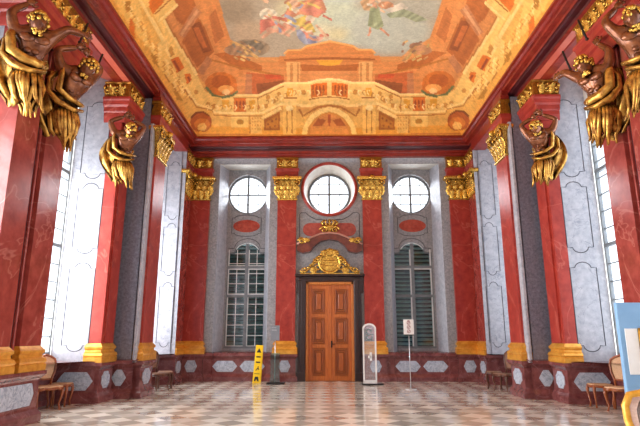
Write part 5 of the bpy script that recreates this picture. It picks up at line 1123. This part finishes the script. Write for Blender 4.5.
def atlas(label, loc, rotz, pose, seed, k=1, SC=1.08):
    # local frame: stands against a pilaster at y = 0, faces -y, z from the tail of the drapery (0) to the block it carries (1.95)
    root = thing('atlas_figure', label, 'statue', loc); root.rotation_euler = (0,0,rotz)
    lean = {'A':.16,'B':.20,'C':.28}[pose]; sy = -.27-lean
    J = [(0,-.24,.78),(0,-.28,.98),(.02*k,-.28-lean*.55,1.18),(.03*k,sy,1.36),(.03*k,sy-.06-lean*.2,1.45)]
    r = [.18,.17,(.235,.185),(.205,.16),.095]; E = [(0,1),(1,2),(2,3),(3,4)]
    def chain(frm, pts, rr):
        i = frm
        for p, q in zip(pts, rr): J.append(p); r.append(q); E.append((i, len(J)-1)); i = len(J)-1
        return J[-2], J[-1]
    hands = []; RR = [.125,.085,.055]
    if pose == 'A':   # one arm straight up to the block, the other stretched out along it
        hands.append(chain(3, [(-.27*k,sy+.02,1.40),(-.34*k,sy-.04,1.66),(-.12*k,sy+.04,1.92)], RR))
        hands.append(chain(3, [(.27*k,sy,1.40),(.48*k,sy-.10,1.60),(.74*k,sy+.06,1.66)], RR))
    elif pose == 'B':
        hands.append(chain(3, [(.27*k,sy+.02,1.40),(.44*k,sy-.06,1.66),(.24*k,sy+.06,1.90)], RR))
        hands.append(chain(3, [(-.27*k,sy,1.38),(-.52*k,sy-.10,1.48),(-.60*k,sy+.12,1.74)], RR))
    else:             # both arms bent over the bowed head
        hands.append(chain(3, [(.29*k,sy+.06,1.40),(.44*k,sy-.02,1.68),(.14*k,sy-.06,1.80)], RR))
        hands.append(chain(3, [(-.29*k,sy+.06,1.40),(-.42*k,sy-.0,1.68),(-.10*k,sy-.08,1.84)], RR))
    chain(0, [(.12,-.28,.60),(.13,-.26,.40)], [.15,.10]); chain(0, [(-.12,-.26,.62),(-.13,-.26,.42)], [.15,.10])
    V, F = skin(J, E, r)
    b = MB(); b.add(V, F, True); hr = MB(); br = MB()
    for w0, w1 in hands:
        d = Vector((0,0,1))*.4+(Vector(w1)-Vector(w0)).normalized(); hand(b, w1, d, (0,1,.2), 1.25)
    for s in (-1, 1):   # flat chest, ribs and belly
        b.blob((s*.1+.03*k,sy-.11,1.27), (.125,.055,.085), 0, 1, 2); b.blob((s*.055+.01*k,-.43-lean*.3,1.08), (.06,.04,.06), 0, 1, 2); b.blob((s*.055,-.43-lean*.1,.97), (.055,.035,.06), 0, 1, 2)
    ang = {'A':(.55,.35*k),'B':(.75,.35*k),'C':(1.0,.2*k)}[pose]
    R_ = Matrix.Rotation(ang[1], 3, 'Z') @ Matrix.Rotation(ang[0], 3, 'X')
    head(b, hr, br, (.04*k,sy-.17-lean*.25,1.54-lean*.3), R_, .155, seed)
    dm = MB(); rd = random.Random(seed); ph = rd.uniform(0,6); N_, K = 40, 14; vs = []; fs = []
    for i in range(K):      # cloth wound round the hips
        s_ = i/(K-1); z = 1.0-.68*s_; R0 = .235-.08*s_
        for j in range(N_):
            a = 2*PI*j/N_; f = 1+.08*math.sin(a*4+s_*6+ph)+.07*math.sin(a*9-s_*12+ph*2)+.06*math.sin(s_*17+a*2)
            vs.append((R0*f*math.cos(a), -.26+R0*f*math.sin(a)*.82, z+.12*math.sin(a+ph)+.05*math.sin(a*3)*s_))
    for i in range(K-1):
        for j in range(N_): fs.append((i*N_+j, i*N_+(j+1) % N_, (i+1)*N_+(j+1) % N_, (i+1)*N_+j))
    fs += [tuple(range(N_)), tuple(range(K*N_-1,(K-1)*N_-1,-1))]
    dm.add(vs, fs, True)
    for q in range(15):      # folds that fall and draw together into a tail
        a = -PI*1.05+PI*1.1*q/14; x0, y0 = .2*math.cos(a), -.27+.2*math.sin(a); e = rd.uniform(.0,.34); sw = rd.uniform(-.06,.06)+.05*k
        dm.tube([(x0,y0,.72),(x0*1.15+sw*.4,y0-.01,.56),(x0*.85+sw,y0+.02,.42-.1*(1-e)),(x0*.55+sw*1.6,y0*.6-.1,.2+e*.3),(x0*.5+sw*2.2,y0*.55-.1,.02+e*.7)], [.055,.065,.058,.046,.02], 8, flat=.7)
    # cloak from one shoulder, swelling out behind the hip
    K2, N2 = 12, 9; vs = []; fs = []
    for i in range(K2):
        s_ = i/(K2-1); z = 1.5-1.15*s_
        for j in range(N2):
            t = j/(N2-1); wv = .05*math.sin(t*11+s_*5+ph)
            vs.append((-k*(.16+.12*math.sin(s_*PI)+(.2+.1*math.sin(s_*PI))*t-.12*s_*s_), -.16-.16*math.sin(s_*PI)*(1-t)+wv, z+.06*math.sin(t*7)*s_-.1*t))
    for i in range(K2-1):
        for j in range(N2-1): a = i*N2+j; fs.append((a,a+1,a+N2+1,a+N2))
    dm.add(vs, fs, True); dm.add([(x,y+.03,z) for x,y,z in vs], [tuple(reversed(f)) for f in fs], True)
    dm.tube([(-.26*k,sy+.02,1.47),(-.3*k,-.42-lean*.6,1.24),(-.26*k,-.47,1.02),(-.1*k,-.52,.9),(.12*k,-.5,.86),(.26*k,-.36,.92)], [.05,.075,.09,.09,.085,.06], 10, flat=.55)
    dm.tube([(-.2*k,sy+.06,1.46),(-.36*k,-.34,1.2),(-.36*k,-.36,.96),(-.24*k,-.46,.8),(.0*k,-.5,.72),(.24*k,-.42,.8)], [.05,.07,.08,.085,.08,.05], 10, flat=.6)
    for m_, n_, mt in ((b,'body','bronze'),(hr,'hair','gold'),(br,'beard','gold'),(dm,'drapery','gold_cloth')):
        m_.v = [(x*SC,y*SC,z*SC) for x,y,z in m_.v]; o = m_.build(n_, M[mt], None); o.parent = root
    return root

R = math.radians
ZA = 5.02
# the figures stand at the corners of the piers, turned half towards the room
atlas('bronze figure with one arm raised, nearest the viewer on the left pier', (-5.44,8.36,ZA+.04), R(34), 'A', 1, 1)
atlas('bronze bowed figure on the far side of the nearest left pier', (-5.42,9.40,ZA-.12), R(58), 'C', 2, 1)
atlas('bronze figure with arms arched over its head on the left single-figure pilaster', (-5.4,12.66,ZA+.02), R(30), 'C', 3, 1, .98)
atlas('bronze figure in wide gilded drapery, nearest the viewer on the right pier', (5.46,8.36,ZA+.04), R(-34), 'B', 4, -1)
atlas('bronze figure reaching forward on the far side of the nearest right pier', (5.42,9.40,ZA-.12), R(-58), 'A', 5, -1)
atlas('bronze figure with gilded curls on the right single-figure pilaster', (5.46,12.66,ZA+.02), R(-30), 'C', 6, -1, .98)

# iron tie bars between imposts and cornice
k = 0
for sx in X:
    for y, z, lab in ((9.35,7.5,'short black iron bar at the frieze of the nearest %s pier'),(10.12,7.25,'short black iron bar at the far edge of the nearest %s pier'),(13.42,7.6,'short black iron bar between the two friezes halfway along the %s wall')):
        mb = MB(); x = -5.02
        mb.tube([(x-.06,y,z-.25),(x-.02,y+.01,z-.1),(x+.05,y+.03,z+.2)], .022, 6); mb.blob((x-.06,y,z-.25), .04, 0, 1, 1)
        tag(mb.build('iron_bar', M['iron'], None, sx), lab % SIDE[sx], 'bar', 'iron bars at the cornice')

# ------------------------------------------------------------------ furniture
def make_chair(label, loc, rz, wood='chair'):
    r = thing('side_chair', label, 'chair', loc, None); W = M[wood]; r.rotation_euler = (0,0,rz)
    def B(mb, n, m_): o = mb.build(n, m_, None); o.parent = r; return o
    s = MB(); pts = [(-.25,-.22),(-.12,-.26),(.12,-.26),(.25,-.22),(.21,.2),(-.21,.2)]
    s.prism(pts, (0,0,.44), (1,0,0), (0,0,1), (0,1,0), .035); B(s, 'seat', M['cane'] if wood == 'chair' else M['canedark'])
    a = MB(); 
    for i in range(6):
        p, q = pts[i], pts[(i+1) % 6]; a.tube([(p[0],p[1],.43),((p[0]+q[0])/2,(p[1]+q[1])/2,.415),(q[0],q[1],.43)], .032, 6)
    B(a, 'apron', W)
    for sx_ in (-1, 1):
        l = MB(); l.tube([(sx_*.22,-.2,.44),(sx_*.245,-.235,.36),(sx_*.235,-.22,.25),(sx_*.205,-.19,.12),(sx_*.22,-.22,.03),(sx_*.23,-.235,.0)], [.036,.036,.026,.018,.02,.024], 8); B(l, 'leg', W)
        l = MB(); l.tube([(sx_*.19,.19,.46),(sx_*.19,.2,.25),(sx_*.2,.25,.0)], [.026,.022,.02], 8); B(l, 'leg', W)
    fr = MB(); loop = [(-.13,.20,.46),(-.15,.215,.6),(-.2,.235,.75),(-.215,.25,.9),(-.19,.262,1.0),(-.1,.27,1.06),(0,.275,1.09),(.1,.27,1.06),(.19,.262,1.0),(.215,.25,.9),(.2,.235,.75),(.15,.215,.6),(.13,.20,.46)]
    fr.tube(loop, .024, 8); fr.tube([(-.15,.215,.6),(0,.215,.585),(.15,.215,.6)], .02, 8); fr.blob((0,.262,1.09), (.05,.025,.03), .2, 4, 1); B(fr, 'back_frame', W)
    pn = MB(); pl = loop[1:-1]; pn.add([p for p in pl]+[(p[0],p[1]+.012,p[2]) for p in pl], [tuple(range(len(pl))), tuple(range(2*len(pl)-1,len(pl)-1,-1))]); B(pn, 'back_panel', M['cane'] if wood == 'chair' else M['canedark'])
    return r
def make_stool(label, loc, rz, wood='chair'):
    r = thing('stool', label, 'stool', loc); W = M[wood]; r.rotation_euler = (0,0,rz)
    def B(mb, n, m_): o = mb.build(n, m_, None); o.parent = r; return o
    s = MB(); s.box(-.2,.2,-.18,.18,.45,.485, bev=.015); B(s, 'seat', M['cane'] if wood == 'chair' else M['canedark'])
    a = MB()
    for p, q in (((-.19,-.17),(.19,-.17)),((.19,-.17),(.19,.17)),((.19,.17),(-.19,.17)),((-.19,.17),(-.19,-.17))): a.tube([(p[0],p[1],.445),((p[0]+q[0])/2,(p[1]+q[1])/2,.425),(q[0],q[1],.445)], .03, 6)
    B(a, 'apron', W)
    for x_ in (-1, 1):
        for y_ in (-1, 1):
            l = MB(); l.tube([(x_*.18,y_*.155,.46),(x_*.2,y_*.18,.36),(x_*.19,y_*.165,.24),(x_*.17,y_*.14,.1),(x_*.18,y_*.16,.0)], [.034,.034,.024,.018,.022], 8); B(l, 'leg', W)
    return r
CH = make_chair('walnut chair with cane back in the near right window niche', (5.92,11.3,0), R(-42))
dup(CH, (-6.0,11.4,0), R(45), 'walnut chair with cane back in the near left window niche')
CD = make_chair('dark walnut chair half hidden behind the slim left pilaster', (-4.88,15.25,0), R(60), 'chairdark')
dup(CD, (4.88,15.25,0), R(-60), 'dark walnut chair half hidden behind the slim right pilaster')
ST = make_stool('walnut cane stool beside the chair in the near right niche', (5.8,11.9,0), R(-4))
dup(ST, (-5.98,11.95,0), R(6), 'walnut cane stool beside the chair in the near left niche')
SD = make_stool('dark walnut stool beside the chair in the far left niche', (-4.84,15.85,0), R(20), 'chairdark')
dup(SD, (4.76,15.9,0), R(-20), 'dark walnut stool beside the chair in the far right niche')

# gilded armchair close to the viewer
ac = thing('gilded_armchair', 'gilded rococo armchair with rose grey upholstery at the lower right edge', 'armchair', (2.77,4.5,0)); ac.rotation_euler = (0,0,R(-10))
def AB(mb, n, m_): o = mb.build(n, m_, None); o.parent = ac; return o
s = MB(); s.box(-.31,.31,-.3,.26,.36,.44, bev=.03); s.blob((0,-.02,.45), (.3,.28,.06), 0, 1, 2); AB(s, 'seat', M['fabric'])
a = MB()
for p, q in (((-.33,-.32),(.33,-.32)),((.33,-.32),(.29,.28)),((.29,.28),(-.29,.28)),((-.29,.28),(-.33,-.32))): a.tube([(p[0],p[1],.36),((p[0]+q[0])/2,(p[1]+q[1])/2,.33),(q[0],q[1],.36)], .04, 8)
AB(a, 'seat_frame', M['giltwood'])
loop = [(-.25,.26,.5),(-.29,.275,.62),(-.33,.30,.78),(-.335,.31,.9),(-.29,.325,.985),(-.2,.33,1.0),(-.1,.335,1.03),(0,.34,1.06),(.1,.335,1.03),(.2,.33,1.0),(.29,.325,.985),(.335,.31,.9),(.33,.30,.78),(.29,.275,.62),(.25,.26,.5)]
f = MB(); f.tube(loop, .036, 8, closed=True); f.blob((0,.33,1.07), (.09,.04,.045), .3, 4, 2)
for s_ in (-1, 1): f.tube([(s_*.25,.26,.5),(s_*.26,.27,.36)], .035, 8)
AB(f, 'back_frame', M['giltwood'])
p = MB(); k_ = len(loop); c_ = Vector((0,.29,.78))
p.add([(x,y-.02,z) for x,y,z in loop]+[(x*.8,y-.05,.78+(z-.78)*.8) for x,y,z in loop], [(i,(i+1) % k_,k_+(i+1) % k_,k_+i) for i in range(k_)]+[tuple(range(2*k_-1,k_-1,-1))], True)
p.add([(x,y+.015,z) for x,y,z in loop], [tuple(range(k_))]); AB(p, 'back_cushion', M['fabric'])
for s_ in (-1, 1):
    m_ = MB(); m_.tube([(s_*.31,.28,.68),(s_*.37,.12,.69),(s_*.39,-.08,.67),(s_*.36,-.16,.62),(s_*.35,-.12,.5),(s_*.33,-.1,.38)], [.03,.032,.035,.03,.028,.03], 8); AB(m_, 'armrest', M['giltwood'])
    m_ = MB(); m_.tube([(s_*.3,-.29,.36),(s_*.335,-.33,.27),(s_*.29,-.28,.12),(s_*.31,-.32,.0)], [.045,.042,.024,.03], 8); AB(m_, 'leg', M['giltwood'])
    m_ = MB(); m_.tube([(s_*.27,.26,.36),(s_*.28,.28,.2),(s_*.3,.34,.0)], [.036,.028,.026], 8); AB(m_, 'leg', M['giltwood'])

# blue display board with framed picture
kb = thing('display_board', 'pale blue display board at the right edge, behind the gilded armchair', 'display board', (4.75,8.0,0))
m_ = MB(); m_.box(4.2,5.25,7.92,8.0,0,1.98, bev=.01); m_.build('board', M['blue'], kb)
m_ = MB(); m_.box(4.27,4.45,7.905,7.92,.95,1.6); m_.build('text_sheet', M['white'], kb)
m_ = MB()
for a, b, c, d in ((4.46,4.51,.97,1.61),(4.93,4.98,.97,1.61),(4.46,4.98,.97,1.02),(4.46,4.98,1.56,1.61)): m_.box(a,b,7.88,7.92,c,d, bev=.012)
fo = m_.build('picture_frame', M['giltwood'], kb)
m_ = MB(); m_.box(4.51,4.93,7.9,7.92,1.02,1.56); m_.build('picture', M['pic'], fo)
m_ = MB(); m_.box(4.5,4.9,7.9,7.92,.84,.87); m_.build('caption_strip', M['black'], kb)
m_ = MB(); m_.box(4.18,5.25,7.75,8.03,0,.06, bev=.01); m_.build('foot', M['greyplate'], kb)

# glass stele beside the door
sg = thing('glass_stele', 'white framed glass stele with rounded top on a black foot, right of the door', 'stele', (1.25,17.1,0))
def stele_pts(hw, z0, zs, n=12): return [(-hw,z0),(hw,z0)]+[(hw*math.cos(PI*i/n), zs+hw*.75*math.sin(PI*i/n)) for i in range(n+1)]
SX, SY, HW = 1.25, 17.1, .215
o_ = stele_pts(HW,.04,1.72); i_ = stele_pts(HW-.045,.14,1.70); n_ = len(o_)
m_ = MB()
for y in (SY-.03, SY+.03):
    vs = [(SX+a,y,b) for a, b in o_]+[(SX+a,y,b) for a, b in i_]; fs = [(i,(i+1) % n_,n_+(i+1) % n_,n_+i) for i in range(n_)]
    m_.add(vs, fs if y < SY else [tuple(reversed(f)) for f in fs])
m_.add([(SX+a,SY-.03,b) for a, b in o_]+[(SX+a,SY+.03,b) for a, b in o_], [(i,n_+i,n_+(i+1) % n_,(i+1) % n_) for i in range(n_)])
m_.add([(SX+a,SY-.03,b) for a, b in i_]+[(SX+a,SY+.03,b) for a, b in i_], [(i,(i+1) % n_,n_+(i+1) % n_,n_+i) for i in range(n_)])
m_.build('frame', M['white'], sg)
m_ = MB(); m_.add([(SX+a,SY,b) for a, b in i_], [tuple(range(n_))]); m_.build('glass_pane', M['acrylic'], sg)
m_ = MB(); m_.prism([(-.15,1.32),(.15,1.32)]+[(.15*math.cos(PI*i/10),1.72+.1*math.sin(PI*i/10)) for i in range(11)], (SX,SY-.012,0), (1,0,0), (0,-1,0), (0,0,1), .006); m_.build('top_plate', M['acrylic'], sg, -1, True)
m_ = MB()
for c, r0, fl in (((SX-.02,SY-.022,1.63),.08,1),((SX+.0,SY-.022,1.44),.09,-1)): m_.tube([Vector(c)+Vector((r0*math.cos(fl*a*.5),0,r0*.8*math.sin(fl*a*.5))) for a in range(-1,10)], .014, 6)
m_.box(SX-.14,SX+.14,SY-.024,SY-.018,1.33,1.345); m_.box(SX-.14,SX-.128,SY-.024,SY-.018,1.33,1.72); m_.box(SX-.14,SX+.14,SY-.024,SY-.018,1.53,1.545); m_.build('plate_print', M['tealink'], sg)
m_ = MB(); m_.box(SX-.0,SX+.07,SY-.05,SY-.02,.72,.98, bev=.01); m_.box(SX-.05,SX+.05,SY-.05,SY-.02,.8,.88, bev=.01); m_.build('lock_box', M['white'], sg)
m_ = MB(); m_.box(SX-.27,SX+.4,SY-.2,SY+.2,0,.04, bev=.012); m_.build('foot', M['black'], sg)

# sign on a thin stand
ss = thing('notice_stand', 'small white notice with dark red signs on a thin metal stand before the right window', 'sign', (2.28,15.6,0))
X0, Y0 = 2.28, 15.6
m_ = MB(); m_.lathe([(.17,0),(.17,.012),(.06,.022),(.014,.04)], (X0,Y0,0), 20); m_.build('foot', M['silver'], ss)
m_ = MB(); m_.tube([(X0,Y0,.03),(X0,Y0,1.6)], .011, 8); m_.build('pole', M['silver'], ss)
m_ = MB(); m_.box(X0-.15,X0+.15,Y0-.025,Y0-.012,1.53,1.96, bev=.006); m_.build('notice', M['white'], ss)
m_ = MB()
yy = Y0-.026
for z in (1.62,1.74,1.86):    # three printed pictograms, one above another
    m_.tube([(X0+.045*math.cos(2*PI*i/16),yy,z+.045*math.sin(2*PI*i/16)) for i in range(16)], .008, 5, closed=True); m_.tube([(X0-.03,yy,z-.03),(X0+.03,yy,z+.03)], .008, 5)
m_.box(X0-.03,X0+.03,yy-.003,yy+.003,1.90,1.93); m_.build('print', M['signred'], ss)
m_ = MB(); m_.box(X0-.14,X0+.14,Y0-.02,Y0+.01,1.5,1.53, bev=.006); m_.build('clip', M['black'], ss)

# yellow warning board
yb = thing('warning_sign', 'tall narrow yellow folding warning sign leaning before the left window', 'sign', (-2.36,17.75,0))
cx, cy = -2.40, 17.75
for q, (dy, n1) in enumerate(((-.16,'front_board'),(.16,'back_board'))):
    T_ = Matrix.Translation((cx,cy+dy,0)) @ Matrix.Rotation(R(-6 if q == 0 else 6), 4, 'X') @ Matrix.Rotation(R(3.5), 4, 'Y')
    m_ = MB(); m_.box(-.12,.12,-.015,.015,0,1.2, T_, bev=.01)
    if q == 0: m_.box(-.12,-.07,-.015,.015,-.03,.02, T_); m_.box(.07,.12,-.015,.015,-.03,.02, T_)
    bo_ = m_.build(n1, M['yellow'], yb)
    if q == 0:
        def mark(n_, f_):
            m_ = MB(); f_(m_); m_.build(n_, M['black'], bo_)
        pr = lambda m_, pts: m_.prism(pts, (0,-.017,0), (1,0,0), (0,-1,0), (0,0,1), .004, T_)
        mark('warning_triangle', lambda m_: pr(m_, [(-.08,.96),(.08,.96),(0,1.1)]))
        for z in (.8,.63): mark('text_bar', lambda m_: m_.box(-.07,.07,-.021,-.016,z,z+.045, T_))
        mark('pictogram', lambda m_: (pr(m_, [(-.06,.39),(-.03,.39),(0,.44),(.05,.41),(.06,.44),(.02,.49),(0,.47),(-.02,.46)]), m_.blob((0.02,-.018,.505), (.024,.004,.024), 0, 1, 1, T_)))
        mark('pictogram', lambda m_: pr(m_, [(-.08,.06),(-.05,.2),(.05,.2),(.08,.06),(.04,.06),(.0,.13),(-.04,.06)]))
        mark('lettering', lambda m_: [m_.box(-.08+j*.035,-.06+j*.035,-.021,-.016,.28,.31, T_) for j in range(5)])

# grey information stand beside it
gs = thing('information_stand', 'slim stand with grey plate and clear panel on a dark foot, left of the door', 'stand', (-1.78,17.3,0))
m_ = MB(); m_.box(-2.02,-1.46,17.1,17.55,0,.05, bev=.012); m_.build('foot', M['black'], gs)
m_ = MB(); m_.box(-1.92,-1.62,17.3,17.31,.05,.95); m_.build('clear_panel', M['glass_teal'], gs)
m_ = MB(); m_.tube([(-1.78,17.34,.05),(-1.78,17.34,1.6)], .012, 8); m_.build('post', M['silver'], gs)
m_ = MB(); m_.box(-1.93,-1.64,17.28,17.31,1.34,1.82, bev=.008); m_.build('plate', M['greyplate'], gs)
m_ = MB()
for z in (1.76,1.70,1.66): m_.box(-1.9,-1.74,17.274,17.281,z-.004,z+.004)
m_.build('plate_lines', M['silver'], gs)

# ------------------------------------------------------------------ light
def area(name, loc, rot, sx_, sy_, e, col=(1,1,1)):
    l = bpy.data.lights.new(name, 'AREA'); l.shape = 'RECTANGLE'; l.size = sx_; l.size_y = sy_; l.energy = e; l.color = col
    o = bpy.data.objects.new(name, l); COL.objects.link(o); o.location = loc; o.rotation_euler = rot; return o
for i, (a, b) in enumerate(NICHES):
    area('daylight_left', (-XO-.35,(a+b)/2,3.4), (0,R(-90),0), 4.7, (b-a)*.95, E_LEFT, (1,.98,.95))
    area('daylight_right', (XO+.35,(a+b)/2,4.2), (0,R(90),0), 6.3, (b-a)*.95, E_RIGHT, (.9,.95,1))
for ox, oz in ((OCX,OCZ),(-OCX,OCZ),(0,OZ)): area('daylight_round', (ox,YR+.9,oz+.5), (R(-75),0,0), 1.5, 1.5, 70, (.93,.97,1))
area('hall_fill', (0,-4,4.5), (R(90),0,0), 9, 7, E_FILL, (1,.97,.93))  # added fill behind the camera, no fixture of the hall
area('ceiling_fill', (0,6.5,.6), (R(180),0,0), 6, 5, E_FILL_UP, (1,.93,.8))  # added fill aimed upwards to brighten the ceiling
rear = MB(); rear.quad((-6.6,-4.7,0),(6.6,-4.7,0),(6.6,-4.7,8.6),(-6.6,-4.7,8.6)); struct(rear.build('wall_rear', M['reveal']))

w = bpy.data.worlds.new('sky'); bpy.context.scene.world = w; w.use_nodes = True
bg = w.node_tree.nodes['Background']; bg.inputs['Color'].default_value = (.9,.95,1,1); bg.inputs['Strength'].default_value = 2.2

# ------------------------------------------------------------------ camera
F_PX, PITCH = 520., R(13.26)
cam = bpy.data.cameras.new('camera'); cam.sensor_width = 36; cam.lens = 36*F_PX/640; cam.clip_end = 200
co = bpy.data.objects.new('camera', cam); COL.objects.link(co); co.location = (-.135,0,CAM_H)
co.rotation_euler = (R(90)+PITCH, 0, math.atan(6/F_PX*math.cos(PITCH)))
sc_ = bpy.context.scene; sc_.camera = co
sc_.view_settings.view_transform = 'Standard'; sc_.view_settings.exposure = EXPO
sc_.cycles.max_bounces = 8; sc_.cycles.diffuse_bounces = 5; sc_.cycles.sample_clamp_indirect = 6
sc_.cycles.use_denoising = True
